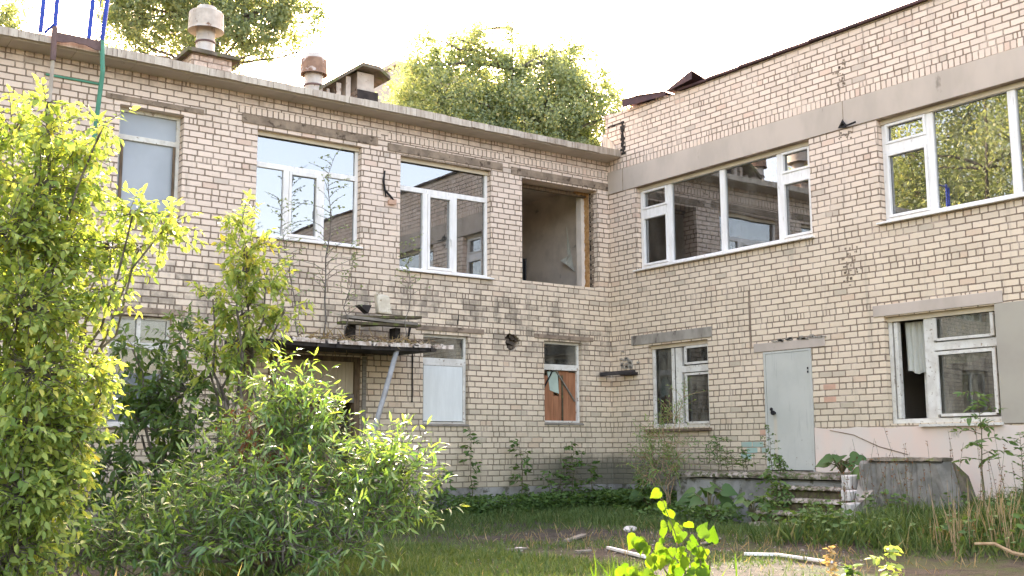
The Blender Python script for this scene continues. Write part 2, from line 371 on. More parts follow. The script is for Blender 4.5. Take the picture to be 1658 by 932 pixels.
# ------------------------------------------------------------------ ground
def height(x, y):
    h = .06*np.sin(x*.9+1)*np.cos(y*.7)*.5
    m1 = 1/(1+np.exp(-(x+2.9)*2.2)) * 1/(1+np.exp((y+6.6)*2.5))            # bank by the pink render
    h = h + .26*m1
    d = np.minimum(-y, -x); h = h + .10*np.exp(-np.clip(d, 0, 50)/.8)*(y < 1)*(x < 1)
    return h
n = 150
gx = np.concatenate([np.linspace(-260, -22, 14), np.linspace(-21, 3, n), np.linspace(5, 300, 14)])
gy = np.concatenate([np.linspace(-60, -20, 10), np.linspace(-19.5, 2, n), np.linspace(4, 420, 16)])
X, Y = np.meshgrid(gx, gy); Z = height(X, Y); Z[(X > 3) | (Y > 2)] *= 0
me = bpy.data.meshes.new('ground')
vv = np.stack([X, Y, Z], -1).reshape(-1, 3); nx = len(gx)
me.from_pydata(vv.tolist(), [], [(j*nx+i, j*nx+i+1, (j+1)*nx+i+1, (j+1)*nx+i) for j in range(len(gy)-1) for i in range(nx-1)])
me.shade_smooth()
k = NT('bare_earth_and_moss')
n1 = k.noise(.8, 5, .6); n2 = k.noise(5, 5, .7); n3 = k.noise(40, 3, .7)
c = k.mix(k.ss(n2, .35, .65), (.042, .034, .025), (.085, .07, .055))
c = k.mix(k.f('MULTIPLY', k.ss(n1, .44, .56), k.ss(n2, .38, .56)), c, (.05, .068, .018))
c = k.mix(k.ss(n3, .60, .72), c, (.14, .12, .095))
k.color(c); k.bump(k.f('ADD', n3, k.f('MULTIPLY', n2, 2.)), .8, .03); k.rough(.95)
g = link('ground', me, k.m); tag(g, kind='structure')

# ------------------------------------------------------------------ the building
B = empty('brick_building', (0, 0, 0), 'two-storey abandoned L-shaped building of pale silicate brick with white plastic windows upstairs', 'building')
LX0 = -20.
opL = [(-9.83, -8.83, 4.73, 6.43), (-7.6, -5.67, 4.64, 6.42), (-4.89, -2.92, 4.34, 6.39), (-2.2, -.3, 4.36, 6.36),
       (-4.39, -3.43, 1.62, 3.22), (-1.69, -.75, 1.67, 3.24), (-9.83, -8.89, 1.56, 3.2), (-7.3, -5.62, .5, 2.74),
       (-13.2, -11.9, 4.6, 6.4), (-13.2, -11.9, 1.6, 3.2), (-2.67, -2.23, 2.96, 3.38)]
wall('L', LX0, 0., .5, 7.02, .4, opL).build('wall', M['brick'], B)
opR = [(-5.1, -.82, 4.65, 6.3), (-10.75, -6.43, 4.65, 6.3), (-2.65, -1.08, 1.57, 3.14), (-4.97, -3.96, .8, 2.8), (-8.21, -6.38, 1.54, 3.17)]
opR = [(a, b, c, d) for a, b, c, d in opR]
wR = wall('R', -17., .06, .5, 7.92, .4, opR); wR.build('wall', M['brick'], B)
MB().box(0, 12, -17, -17.4, .5, 7.9).box(11.6, 12, -17, 12, .5, 7.9).build('wall', M['brick'], B)
MB().box(LX0, LX0+.4, .4, 12, .5, 7).box(LX0, 11.6, 11.6, 12, .5, 7).build('wall', M['brick'], B)
# plinth
MB().box(LX0, -.02, -.025, .37, -.4, .5).box(-.025, .37, -17, 0.02, -.4, .5).build('plinth', M['plinth'], B)
# roofs (left wing slab carries the projecting eaves)
MB().box(LX0-.3, .0, .0, 12.2, 6.975, 7.09).build('roof', M['slab_dark'], B)
ev = MB(); xs = np.linspace(LX0-.3, -.02, 24); rs = np.random.default_rng(3)
for i in range(23):
    j = rs.uniform(-.012, .012); e = .035 if 11 < i < 17 else 0
    a, b = xs[i]+.004, xs[i+1]-.002
    ev.hexa([(a, -.34+j, 6.995), (b, -.34+j, 6.995), (b, -.001, 6.973), (a, -.001, 6.973), (a, -.39+j, 7.06), (b, -.40+j, 7.065), (b, -.001, 7.06), (a, -.001, 7.06)])
ev.build('eaves', M['band'], B)
fl = MB(); xs = np.linspace(LX0-.3, -.03, 74)
for i in range(73):
    a, b = xs[i]+.002, xs[i+1]-.003; j = rs.uniform(-.008, .008); lift = .02*max(0, sin(i*.37))
    fl.hexa([(a, -.415+j, 7.015+rs.uniform(-.01, .01)), (b, -.415+j, 7.015), (b, -.40+j, 7.015), (a, -.40+j, 7.015),
             (a, -.415+j, 7.13+lift), (b, -.415+j, 7.13+lift), (b, -.20, 7.16+lift), (a, -.20, 7.16+lift)])
fl.build('gutter_flashing', M['flash'], B)
MB().box(.4, 11.6, -17, 11.6, 7.3, 7.5).build('roof', M['slab_dark'], B)
# inside: floors, ceilings, partitions
ins = MB()
ins.box(LX0+.4, -.0, .4, 11.6, .5, .62); ins.box(LX0+.4, 0, .4, 11.6, 3.55, 3.8)
ins.build('floor_slab', M['wood_floor'], B)
MB().box(LX0+.4, -.0, .401, 11.6, 6.62, 6.97).box(LX0+.4, 0, .401, 11.6, 3.42, 3.545).build('ceiling', M['plaster'], B)
MB().box(-.02, .36, .401, 5.2, 3.801, 6.615).box(-2.75, -2.55, .401, 5.2, 3.801, 6.615).box(-2.55, -.02, 5.0, 5.2, 3.801, 6.615).build('room_wall', M['plaster'], B)
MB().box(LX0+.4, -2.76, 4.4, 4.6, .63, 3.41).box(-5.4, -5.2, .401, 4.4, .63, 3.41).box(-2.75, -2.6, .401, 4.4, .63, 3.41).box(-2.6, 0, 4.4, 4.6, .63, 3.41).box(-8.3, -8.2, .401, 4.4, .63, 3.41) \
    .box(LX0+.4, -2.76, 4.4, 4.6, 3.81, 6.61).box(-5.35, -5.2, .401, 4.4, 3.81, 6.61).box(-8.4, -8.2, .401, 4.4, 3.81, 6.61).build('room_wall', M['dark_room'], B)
MB().box(.4, 11.6, -17, .06, .5, .62).box(.4, 11.6, -17, .06, 3.55, 3.8).build('floor_slab', M['wood_floor'], B)
MB().box(.401, 11.6, -17, .06, 6.7, 6.95).box(.401, 11.6, -17, .06, 3.42, 3.545).build('ceiling', M['plaster'], B)
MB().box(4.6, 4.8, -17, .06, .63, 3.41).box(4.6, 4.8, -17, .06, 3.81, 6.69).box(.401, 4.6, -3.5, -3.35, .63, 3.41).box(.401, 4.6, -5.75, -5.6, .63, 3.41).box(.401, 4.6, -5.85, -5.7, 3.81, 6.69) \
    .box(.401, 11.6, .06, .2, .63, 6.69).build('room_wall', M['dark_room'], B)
# right wing: plaster band, soldier course, cracked parapet
MB().box(-.018, -.001, -17, -.002, 6.31, 6.765).build('concrete_band', M['band'], B)
jn = MB()
for u in (-5.83, -11.9): jn.box(-.0195, -.0182, u, u+.012, 6.312, 6.763)
jn.box(-.0195, -.0182, -.47, -.455, 6.312, 6.763); jn.build('panel_joint', M['lintel'], B)
MB().box(-.008, -.0005, -17, -.002, 6.77, 6.90).build('soldier_course', M['soldier'], B)
for a, b in ((-7.95, -5.3), (-5.15, -2.6), (-2.45, -.05)):
    MB().box(a, b, -.008, -.0005, 6.635, 6.76).build('soldier_course', M['soldier2'], B)
def lintel(pl, u0, u1, z0, z1, m='lintel', d=-.02, lab=None):
    o = wb(MB(), pl, u0, u1, z0, z1, d, -.0008).build('lintel', M[m], B, bevel=.008)
    if lab: o['label'] = lab
lintel('L', -10.05, -8.52, 6.485, 6.57); lintel('L', -7.88, -5.36, 6.48, 6.63); lintel('L', -5.16, -2.66, 6.43, 6.57); lintel('L', -2.46, -.02, 6.39, 6.54)
lintel('L', -4.55, -3.09, 3.275, 3.365); lintel('L', -1.93, -.47, 3.275, 3.36); lintel('L', -10.1, -8.7, 3.24, 3.33)
lintel('R', -2.77, -.62, 3.17, 3.36, 'conc'); lintel('R', -8.34, -6.2, 3.185, 3.36, 'band'); lintel('R', -5.26, -3.75, 2.81, 2.96, 'band', lab='rough mortar patch over the steel door')
lintel('L', -7.5, -5.4, 2.76, 2.84)
# mortar crust round door lintel
cr = MB(); r2 = np.random.default_rng(5)
for i in range(40):
    u = r2.uniform(-5.3, -4.2); z = 2.965+r2.normal(0, .012); s_ = r2.uniform(.02, .05)
    cr.box(-.03, -.001, u, u+s_*1.6, z, z+s_*.7)
cr.build('mortar_crust', M['conc'], B)
# render at the right
rd = MB(); uu = np.linspace(-17, -4.99, 60)
for i in range(59):
    a, b = uu[i], uu[i+1]; za = 1.49+.012*sin(i*1.3)+.01*sin(i*3.1); zb = 1.49+.012*sin((i+1)*1.3)+.01*sin((i+1)*3.1)
    rd.hexa([(-.035, a, -.3), (-.0008, a, -.3), (-.0008, b, -.3), (-.035, b, -.3), (-.03, a, za), (-.0008, a, za), (-.0008, b, zb), (-.03, b, zb)])
rd.build('pink_render', M['pink'], B)
MB().box(-.02, -.0008, -10.9, -8.215, 1.51, 3.18).build('beige_render', M['beige'], B)
MB().tube([(-.034, -5.3, 1.46), (-.034, -5.75, 1.38), (-.034, -6.2, 1.2), (-.034, -6.7, 1.08)], .008, 5).build('crack', M['lintel'], B)
# painted bricks
pb = MB(); 
for (u, z, w_) in ((-3.62, 1.21, .25), (-3.88, 1.21, .25), (-3.74, 1.11, .25), (-3.95, 1.11, .12), (-3.6, 1.01, .25)): pb.box(-.004, -.0006, u, u+w_-.015, z-.005, z+.078)
o = pb.build('painted_brick', M['teal'], B); o['label'] = 'bricks sprayed teal left of the steel door'
for (u, z, w_) in ((-5.42, 2.115, .25), (-5.42, 1.915, .25), (-3.93, 1.41, .13)):
    o = MB().box(-.004, -.0006, u, u+w_-.015, z-.005, z+.078).build('painted_brick', M['salmon'], B); o['label'] = 'salmon orange brick beside the steel door'
# parapet end: groove of broken bricks, torn flashing
r2 = np.random.default_rng(11); gr = MB()
for i in range(16):
    z = 7.05+i*.043; gr.box(-.012, -.0006, -.52+r2.uniform(-.03, .03), -.44+r2.uniform(-.02, .05), z, z+.045)
for i in range(8):
    u = -.5+.06*i; gr.box(-.01, -.0006, u, u+.06, 7.70+r2.uniform(0, .02), 7.735+r2.uniform(0, .015))
o = gr.build('missing_bricks', M['dark_brick'], B); o['label'] = 'dark vertical gap of broken bricks at the parapet corner'
MB().add([(-.05, .0, 7.1), (-.08, .16, 7.1), (-.03, .12, 7.62), (-.06, -.38, 7.08), (-.02, -.2, 7.35)], [(0, 1, 2), (0, 2, 4), (0, 4, 3)]).build('torn_flashing', M['flash'], B)
# loose bricks on parapet top
lb = MB()
r2 = np.random.default_rng(2)
for y0 in np.arange(-2.2, .0, .26):
    if r2.random() < .75: MB().box(.02, .3, y0+.01, y0+.25, 7.921, 7.925+r2.uniform(.02, .09)).build('loose_brick', M['brick'], B)
cp = MB(); ys = np.linspace(-17, -2.1, 20)
for i in range(19):
    a, b = ys[i]+.005, ys[i+1]-.004; q = r2.uniform(0, .02)
    cp.hexa([(-.07, a, 7.925), (-.07, b, 7.925+q), (.45, b, 7.97), (.45, a, 7.97), (-.07, a, 7.965), (-.07, b, 7.965+q), (.45, b, 8.0), (.45, a, 8.0)])
cp.build('parapet_coping', M['rust'], B)
def sheet(pts_, mat, name, th=.012):
    m_ = MB(); k_ = len(pts_)//2
    for i in range(k_-1):
        a0, a1, b0, b1 = [Vector(q) for q in (pts_[2*i], pts_[2*i+1], pts_[2*i+2], pts_[2*i+3])]; d = Vector((0, 0, -th))
        m_.hexa([a0+d, b0+d, b1+d, a1+d, a0, b0, b1, a1])
    return m_.build(name, mat, B)
o = sheet([(-.15, -.62, 8.13), (.45, -.62, 7.98), (-.13, -1.1, 8.11), (.45, -1.1, 7.99), (-.08, -1.75, 8.02), (.45, -1.75, 7.99)], M['rust'], 'curled_coping')
MB().hexa([(-.15, -.64, 7.97), (-.14, -.64, 7.97), (-.05, -1.78, 7.93), (-.06, -1.78, 7.93), (-.15, -.64, 8.125), (-.14, -.64, 8.125), (-.05, -1.78, 8.015), (-.06, -1.78, 8.015)]).build('curled_coping', M['rust'], B)
MB().hexa([(-.11, -1.85, 7.97), (-.10, -1.85, 7.97), (-.18, -2.62, 8.0), (-.19, -2.62, 8.0), (-.11, -1.85, 8.0), (-.10, -1.85, 8.0), (-.18, -2.62, 8.17), (-.19, -2.62, 8.17)]).build('curled_coping', M['rust'], B)
MB().hexa([(-.11, -1.85, 7.985), (-.18, -2.62, 8.15), (.4, -2.62, 8.0), (.4, -1.85, 7.97), (-.11, -1.85, 8.0), (-.18, -2.62, 8.17), (.4, -2.62, 8.02), (.4, -1.85, 7.99)]).build('curled_coping', M['rust'], B)

def window(pl, o, bars, panes, frame='pvc', set_=.12, dep=.07, fw=.06, sill=None, name='window', label=None, sillmat='pvc', sillout=.07, topm=None):
    """bars: (u0,u1,z0,z1) frame members; panes: (u0,u1,z0,z1,material)"""
    u0, u1, z0, z1 = o; mb = MB(); e = .002
    wb(mb, pl, u0+e, u1-e, z0+e, z0+fw, set_, set_+dep); wb(mb, pl, u0+e, u1-e, z1-fw, z1-e, set_, set_+dep)
    wb(mb, pl, u0+e, u0+fw, z0+fw, z1-fw, set_+.001, set_+dep-.001); wb(mb, pl, u1-fw, u1-e, z0+fw, z1-fw, set_+.001, set_+dep-.001)
    for i, b in enumerate(bars): wb(mb, pl, b[0], b[1], b[2], b[3], set_-.004-.002*i, set_+dep-.006)
    f = mb.build(name, M[frame], B, bevel=.006 if frame == 'pvc' else .004)
    if label: f['label'] = label
    for p in panes:
        wb(MB(), pl, p[0], p[1], p[2], p[3], set_+.035, set_+.041).build('pane', M[p[4]], f)
    if sill is not None:
        m_ = MB(); s0, s1 = u0-sill, u1+sill
        q = [wp(pl, *t) for t in ((s0, z0-.035, -sillout), (s1, z0-.035, -sillout), (s1, z0-.035, -.001), (s0, z0-.035, -.001), (s0, z0-.012, -sillout), (s1, z0-.012, -sillout), (s1, z0-.003, -.001), (s0, z0-.003, -.001))]
        m_.hexa(q); wb(m_, pl, u0+.003, u1-.003, z0+.0005, z0+.012, -.001, set_-.001)
        m_.build('sill', M[sillmat], f)
    if topm:
        wb(MB(), pl, u0+.004, u1-.004, z1-.075, z1-.003, set_-.03, set_-.008).build('head_trim', M[topm], f)
    return f
def handle(f, pl, u, z, d=.09, m='pvc'):
    wb(wb(MB(), pl, u-.012, u+.012, z-.03, z+.03, d-.01, d+.02), pl, u-.01, u+.01, z-.12, z+.01, d-.035, d-.012).build('handle', M[m], f, bevel=.004)

# -- left wing, first floor
zt = 5.98
f = window('L', opL[0], [(-9.77, -8.89, zt-.05, zt+.03)], [(-9.77, -8.89, zt+.03, 6.37, 'frost'), (-9.77, -8.89, 4.79, zt-.05, 'frost')], 'old_white', .16, sill=.01,
           label='tall narrow old wooden window with whitewashed panes', sillmat='old_white', sillout=.03)
wb(wb(wb(MB(), 'L', -9.755, -9.71, 4.81, zt-.06, .145, .158), 'L', -8.94, -8.9, 4.81, zt-.06, .145, .158), 'L', -9.71, -8.94, 4.81, 4.84, .145, .158).build('sash', M['oldwood'], f)
def pvc3(o, zt, m1, m2, lab, hz):
    u0, u1, z0, z1 = o; a = .045
    bars = [(u0+.05, u1-.05, zt-a, zt+a), (m1-.05, m1+.05, z0+.05, zt-a+.002), (m2-.055, m2+.055, z0+.05, zt-a+.002)]
    f = window('L', o, bars, [(u0+.05, u1-.05, zt+a-.01, z1-.05, 'glass'), (u0+.05, m1-.04, z0+.05, zt-a+.01, 'glass'), (m1+.04, m2-.04, z0+.05, zt-a+.01, 'glass'), (m2+.04, u1-.05, z0+.05, zt-a+.01, 'glass')],
               sill=.02, label=lab, topm='peach')
    s = MB()
    for q in ((m1+.052, m1+.10, z0+.062, zt-a-.004), (m2-.10, m2-.057, z0+.062, zt-a-.004)): wb(s, 'L', *q, .098, .15)
    for q in ((m1+.10, m2-.10, z0+.062, z0+.11), (m1+.10, m2-.10, zt-a-.055, zt-a-.004)): wb(s, 'L', *q, .098, .15)
    s.build('sash', M['pvc'], f, bevel=.005); handle(f, 'L', m2-.085, hz, .088)
    return f
pvc3(opL[1], 5.86, -7.02, -6.37, 'white plastic window reflecting pale sky, above the door canopy', 5.2)
f = pvc3(opL[2], 5.83, -4.3, -3.67, 'white plastic window reflecting the right wing, left of the empty opening', 4.98)
# curtain strip inside second window's right light
wb(MB(), 'L', -3.4, -3.15, 4.5, 5.7, .5, .52).build('curtain', M['cloth'], f)
# -- the empty opening
OP = MB(); r3 = np.random.default_rng(8)
zz = np.linspace(4.38, 6.33, 22)
for i in range(20):
    z = 4.38+i*.098; OP.box(-.3012-r3.uniform(.008, .03), -.3012, .13+r3.uniform(-.02, .02), .22+r3.uniform(-.02, .03), z, z+.098-r3.uniform(.015, .03))
op = OP.build('empty_opening', M['lintel'], B); op['label'] = 'empty window opening without frame, room wall with peeling paint behind'
fm = MB()
for i in range(60):
    z = 4.37+1.98*i/60; a = .012+.008*sin(i*.9)+r3.uniform(0, .010)
    fm.box(-.302-a, -.3015, .27, .27+.11+r3.uniform(0, .03), z, z+.034)
for i in range(20):
    u = -.302-.045*i*r3.uniform(.6, 1); fm.box(u-.06, u, .2+r3.uniform(0, .1), .4, 4.362, 4.362+.035*(1-i/26)*r3.uniform(.4, 1))
for i in range(10):
    u = -.32-.03*i; fm.box(u-.04, u, .3, .4, 6.33-.03*r3.uniform(.3, 1), 6.359)
fm.build('mounting_foam', M['foam'], op)
MB().box(-.40, -.3015, .402, .56, 4.37, 6.3).build('plaster_jamb', M['plaster'], op)
# peeling flap on the room's right wall (x=-0.02 plane)
MB().add([(-.022, 1.35, 5.9), (-.05, 1.3, 5.45), (-.12, 1.2, 5.2), (-.022, 1.2, 5.25), (-.2, 1.35, 5.12), (-.16, 1.25, 5.05), (-.05, 1.05, 4.86), (-.022, 1.2, 4.9)],
         [(0, 1, 3), (1, 2, 3), (2, 4, 5), (2, 5, 3), (5, 6, 3), (6, 7, 3)]).build('peeling_paint', M['cloth'], op)
MB().box(-2.4, -1.72, .55, .58, 4.3, 4.9).box(-1.75, -1.71, .52, .61, 4.15, 4.9).build('leaning_board', M['black_steel'], op)
MB().box(-.305, -.3013, .20, .255, 4.37, 6.34).build('dark_gap', M['dark_brick'], op)
MB().box(-2.19, -.31, .33, .40, 6.27, 6.34).build('head_board', M['oldwood'], op)

# -- left wing, ground floor
o4 = opL[4]
f = window('L', o4, [(-4.35, -3.47, 2.69, 2.80)], [(-4.34, -3.48, 2.8, 3.17, 'oldglass')], 'old_white', .08, fw=.05, sill=.01, sillmat='greywood', sillout=.03,
           label='narrow ground floor window closed with a pale blue-white board')
wb(MB(), 'L', -4.345, -3.52, 1.68, 2.66, .055, .075).build('board', M['board_white'], f)
wb(wb(MB(), 'L', -3.515, -3.47, 1.67, 2.69, .045, .08), 'L', -4.345, -3.47, 2.665, 2.69, .05, .08).build('sash', M['old_white'], f)
o5 = opL[5]
f = window('L', o5, [(-1.65, -.79, 2.69, 2.80)], [(-1.64, -.8, 2.8, 3.19, 'oldglass')], 'old_white', .1, fw=.05, sill=.01, sillmat='greywood', sillout=.02,
           label='narrow ground floor window patched with broken orange boards')
ob = MB()
for a, b, t in ((-1.635, -1.35, 2.58), (-1.345, -1.22, 2.2), (-1.21, -.98, 2.68), (-.975, -.80, 2.66)):
    wb(ob, 'L', a, b, 1.72, t, .16, .175)
ob.build('board', M['orange_board'], f)
MB().hexa([(-1.44, .15, 2.3), (-1.22, .15, 2.24), (-1.22, .157, 2.24), (-1.44, .157, 2.3), (-1.5, .15, 2.66), (-1.25, .15, 2.66), (-1.25, .157, 2.66), (-1.5, .157, 2.66)]).build('board', M['mint'], f)
MB().bar((-1.62, .145, 2.3), (-1.38, .145, 2.68), .03, .02).build('batten', M['black'], f)
MB().bar((-1.3, .14, 2.68), (-.84, .14, 2.1), .045, .02).build('batten', M['greywood'], f)
MB().bar((-1.15, .135, 1.72), (-1.15, .135, 2.6), .03, .02, up=(0, 1, 0)).build('batten', M['rot'], f)
o6 = opL[6]
f = window('L', o6, [(-9.78, -8.94, 2.70, 2.80), (-9.4, -9.34, 2.8, 3.15)], [(-9.78, -8.94, 2.8, 3.15, 'oldglass'), (-9.78, -8.94, 1.61, 2.34, 'frost_dark'), (-9.78, -8.94, 2.34, 2.7, 'oldglass')], 'old_white', .1, fw=.05, sill=.01, sillmat='old_white',
           label='ground floor window behind the shrubs with a frosted lower pane')
wb(MB(), 'L', -9.6, -9.05, 2.3, 2.68, .25, .27).build('curtain', M['orange_board'], f)
for o_, l_ in ((opL[8], 'upper'), (opL[9], 'lower')):
    window('L', o_, [(-12.6, -12.5, o_[2]+.05, o_[3]-.05)], [(o_[0]+.05, o_[1]-.05, o_[2]+.05, o_[3]-.05, 'oldglass')], 'old_white', .12)
# doorway under the canopy
d7 = opL[7]
dr = MB(); wb(dr, 'L', -7.298, -7.2, .5, 2.738, .03, .15); wb(dr, 'L', -5.72, -5.622, .5, 2.738, .03, .15); wb(dr, 'L', -7.2, -5.72, 2.66, 2.738, .03, .15)
dd = dr.build('doorway', M['oldwood'], B); dd['label'] = 'boarded doorway in shadow under the canopy'
bd = MB()
for i in range(10):
    a = -7.198+.1475*i; wb(bd, 'L', a+.002, a+.143, 2.12, 2.655, .07+.003*(i % 2), .10)
bd.build('board', M['cream'], dd)
wb(MB(), 'L', -7.2, -5.721, 1.97, 2.11, .05, .12).build('beam', M['greywood'], dd)
wb(MB(), 'L', -6.6, -5.95, .5, 1.96, .30, .34).build('door_leaf', M['oldwood'], dd)
wb(MB(), 'L', -5.60, -5.53, .5, 2.75, -.03, -.001).build('post', M['greywood'], dd)

# -- right wing, first floor
def pvcR(o, ms, bz, lab, sides):
    u0, u1, z0, z1 = o; bars = [(m-.06, m+.06, z0+.05, z1-.05) for m in ms]
    ed = [u0]+sorted(ms)+[u1]; panes = []
    for i in range(len(ed)-1):
        a = ed[i]+.055; b = ed[i+1]-.055
        if i in sides:
            bars.append((a-.002, b+.002, bz-.075, bz+.075)); panes += [(a-.01, b+.01, z0+.05, bz-.06, 'glass'), (a-.01, b+.01, bz+.06, z1-.05, 'glass')]
        else: panes.append((a-.01, b+.01, z0+.05, z1-.05, 'glass'))
    f = window('R', o, bars, panes, sill=.04, label=lab, topm='peach', sillout=.08, fw=.075)
    for i in sides:
        a, b = ed[i]+.06, ed[i+1]-.06; s = MB(); t = .04
        for (c, d) in ((z0+.078, bz-.078), (bz+.078, z1-.08)):
            a2 = a+.018 if i == 0 else a; b2 = b-.018 if i == len(ed)-2 else b
            for q in ((a2, a2+t, c, d), (b2-t, b2, c, d), (a2+t, b2-t, c, c+t), (a2+t, b2-t, d-t, d)): wb(s, 'R', *q, .095, .15)
        s.build('sash', M['pvc'], f, bevel=.005)
    return f
fR1 = pvcR(opR[0], [-1.64, -3.02, -4.36], 5.77, 'wide four-part white plastic window nearest the inner corner', (0, 3))
fR2 = pvcR(opR[1], [-7.28, -8.6, -9.9], 5.82, 'wide white plastic window at the right edge reflecting birch trees', (0, 3))
wb(MB(), 'R', -1.45, -1.1, 4.75, 6.2, .6, .62).build('curtain', M['frost'], fR1)
# -- right wing, ground floor
f = window('R', opR[2], [(-1.88, -1.72, 1.62, 3.05), (-2.6, -1.88, 2.58, 2.70), (-1.13, -1.09, 1.62, 3.1)],
           [(-1.62, -1.14, 1.62, 3.06, 'oldglass'), (-2.6, -1.92, 2.7, 3.06, 'oldglass'), (-2.6, -1.92, 1.62, 2.58, 'oldglass')], 'old_white', .1, label='old wooden ground floor window with three dark panes, near the inner corner', topm='peach', fw=.07)
wb(MB(), 'R', -2.7, -1.0, 1.50, 1.545, -.09, .09).build('sill', M['oldwood'], f)
s = MB()
for q in ((-1.70, -1.64, 1.66, 3.05), (-1.19, -1.14, 1.66, 3.05), (-2.62, -2.57, 1.66, 2.56), (-2.02, -1.975, 1.66, 2.56), (-2.57, -2.02, 2.52, 2.56), (-2.57, -2.02, 1.63, 1.67), (-2.02, -1.975, 2.73, 3.05), (-2.62, -2.57, 2.73, 3.05), (-2.57, -2.02, 2.72, 2.76), (-2.57, -2.02, 3.02, 3.06)): wb(s, 'R', *q, .07, .098)
s.build('sash', M['old_white'], f)
f = window('R', opR[4], [(-7.16, -7.0, 1.6, 3.1), (-8.15, -7.16, 2.60, 2.72)],
           [(-8.15, -7.15, 2.72, 3.1, 'oldglass'), (-8.15, -7.15, 1.62, 2.6, 'oldglass')], 'old_white', .1, label='old wooden ground floor window with hanging white curtains, right of the steel door', topm='peach', fw=.07)
wb(MB(), 'R', -8.24, -6.95, 1.485, 1.525, -.09, .09).build('sill', M['old_white'], f)
s = MB()
for q in ((-8.13, -8.08, 1.66, 2.58), (-7.22, -7.165, 1.66, 2.58), (-8.08, -7.22, 2.53, 2.58), (-8.08, -7.22, 1.63, 1.67), (-7.22, -7.165, 2.75, 3.08), (-8.13, -8.08, 2.75, 3.08), (-8.08, -7.22, 2.74, 2.78)): wb(s, 'R', *q, .07, .098)
s.build('sash', M['old_white'], f)
wb(wb(MB(), 'R', -6.55, -6.49, 1.62, 3.08, .09, .17), 'R', -6.90, -6.83, 1.62, 2.4, .30, .36).build('casement', M['old_white'], f)
def curtain(u0, u1, zt, zb0, zb1, d, par):
    m_ = MB(); n_ = 28; vs = []
    for i in range(n_+1):
        t = i/n_; u = u0+(u1-u0)*t
        for j in range(6):
            s_ = j/5; zb = zb0+(zb1-zb0)*t+.02*sin(t*9)
            vs.append((d+.025*sin(t*26+s_)*(.3+.7*s_), u, zt+(zb-zt)*s_))
    fs = [(i*6+j, (i+1)*6+j, (i+1)*6+j+1, i*6+j+1) for i in range(n_) for j in range(5)]
    m_.add(vs, fs); m_.build('curtain', M['cloth'], par, smooth=True)
curtain(-6.98, -6.58, 3.08, 2.28, 2.33, .24, f)
curtain(-8.16, -7.2, 3.1, 2.52, 2.36, .26, f)
# steel door
D = MB(); wb(D, 'R', -4.925, -4.005, .82, 2.765, -.015, .03); dr = D.build('door', M['door'], B, bevel=.006); dr['label'] = 'pale blue-grey steel door above the steps'
D = MB(); wb(D, 'R', -4.968, -4.93, .80, 2.8, -.022, .05); wb(D, 'R', -4.0, -3.962, .80, 2.8, -.022, .05); wb(D, 'R', -4.93, -4.0, 2.768, 2.8, -.022, .05)
D.build('frame', M['door'], dr)
D = MB(); c0 = (-.02, -4.13, 1.83); D.tube([(-.016, -4.10, 1.83), (-.03, -4.10, 1.83)], .03, 12); D.tube([(-.016, -4.17, 1.77), (-.06, -4.17, 1.77)], .022, 12).tube([(-.06, -4.17, 1.77), (-.085, -4.17, 1.77)], .04, 12)
D.build('handle', M['black'], dr)
D = MB()
for z in (2.46, 2.40): D.tube([(-.026, -4.90, z), (-.026, -4.90, z+.035)], .012, 6)
D.build('hinge', M['black'], dr)
# wall details
mk = MB(); r4 = np.random.default_rng(4)
for i in range(90):
    u = -5.85+r4.normal(0, .07); z = r4.choice([4.0, 3.85, 4.15, 7.05, 7.3, 6.2])+r4.normal(0, .1); mk.box(-.006, -.0006, u, u+r4.uniform(.01, .04), z, z+r4.uniform(.01, .05))
mk.build('chipped_mortar', M['lintel'], B)
MB().tube([(-.03, -5.78, 6.36), (-.06, -5.85, 6.40), (-.05, -5.9, 6.33), (-.09, -6.0, 6.32), (-.07, -6.1, 6.34)], .016, 6).add([(-.03, -5.72, 6.33), (-.03, -5.9, 6.30), (-.04, -5.83, 6.46)], [(0, 1, 2)]).build('cable_stub', M['wire'], B)
cb = MB().tube([(-5.22, -.02, 6.05), (-5.25, -.03, 5.86), (-5.22, -.03, 5.7), (-5.12, -.05, 5.6), (-5.02, -.03, 5.52)], [.014, .02, .022, .02, .015], 6).tube([(-5.22, -.03, 5.7), (-5.19, -.02, 5.58)], .012, 6)
cb.build('cable_stub', M['wire'], B)
MB().box(-5.14, -5.02, -.05, -.001, 5.46, 5.54).box(-5.06, -4.98, -.03, -.001, 5.48, 5.56).build('broken_brick', M['salmon'], B)
# round hole: a real recess with a ragged rim of brick
rim = MB(); nn = 40; sq, ci = [], []
for i in range(nn):
    t = 2*pi*i/nn; c_, s_ = cos(t), sin(t); m_ = max(abs(c_), abs(s_)); q = 1+.10*sin(3*t+1)+.08*r4.uniform(-1, 1)
    sq.append((-2.45+.23*c_/m_, -.001, 3.17+.22*s_/m_)); ci.append((-2.45+.165*q*c_, -.003+r4.uniform(-.006, .0), 3.17+.155*q*s_))
rim.add(sq+ci+[(x, .13, z) for x, y, z in ci], [(i, (i+1) % nn, nn+(i+1) % nn, nn+i) for i in range(nn)]+[(nn+i, nn+(i+1) % nn, 2*nn+(i+1) % nn, 2*nn+i) for i in range(nn)])
o = rim.build('wall_hole', M['brick'], B); o['label'] = 'dark round hole knocked into the brick wall'
nb_ = MB().box(-2.70, -2.2, .13, .16, 2.93, 3.41)
for i in range(16):
    x, z = -2.45+r4.uniform(-.14, .12), 3.17+r4.uniform(-.15, .1); nb_.box(x, x+.1, r4.uniform(.04, .09), .13, z, z+.045)
nb_.build('broken_core', simple('dark_brick_core', (.17, .13, .095), (.06, .048, .038), 9, .95), o)  # core of the hole coloured darker than the wall brick
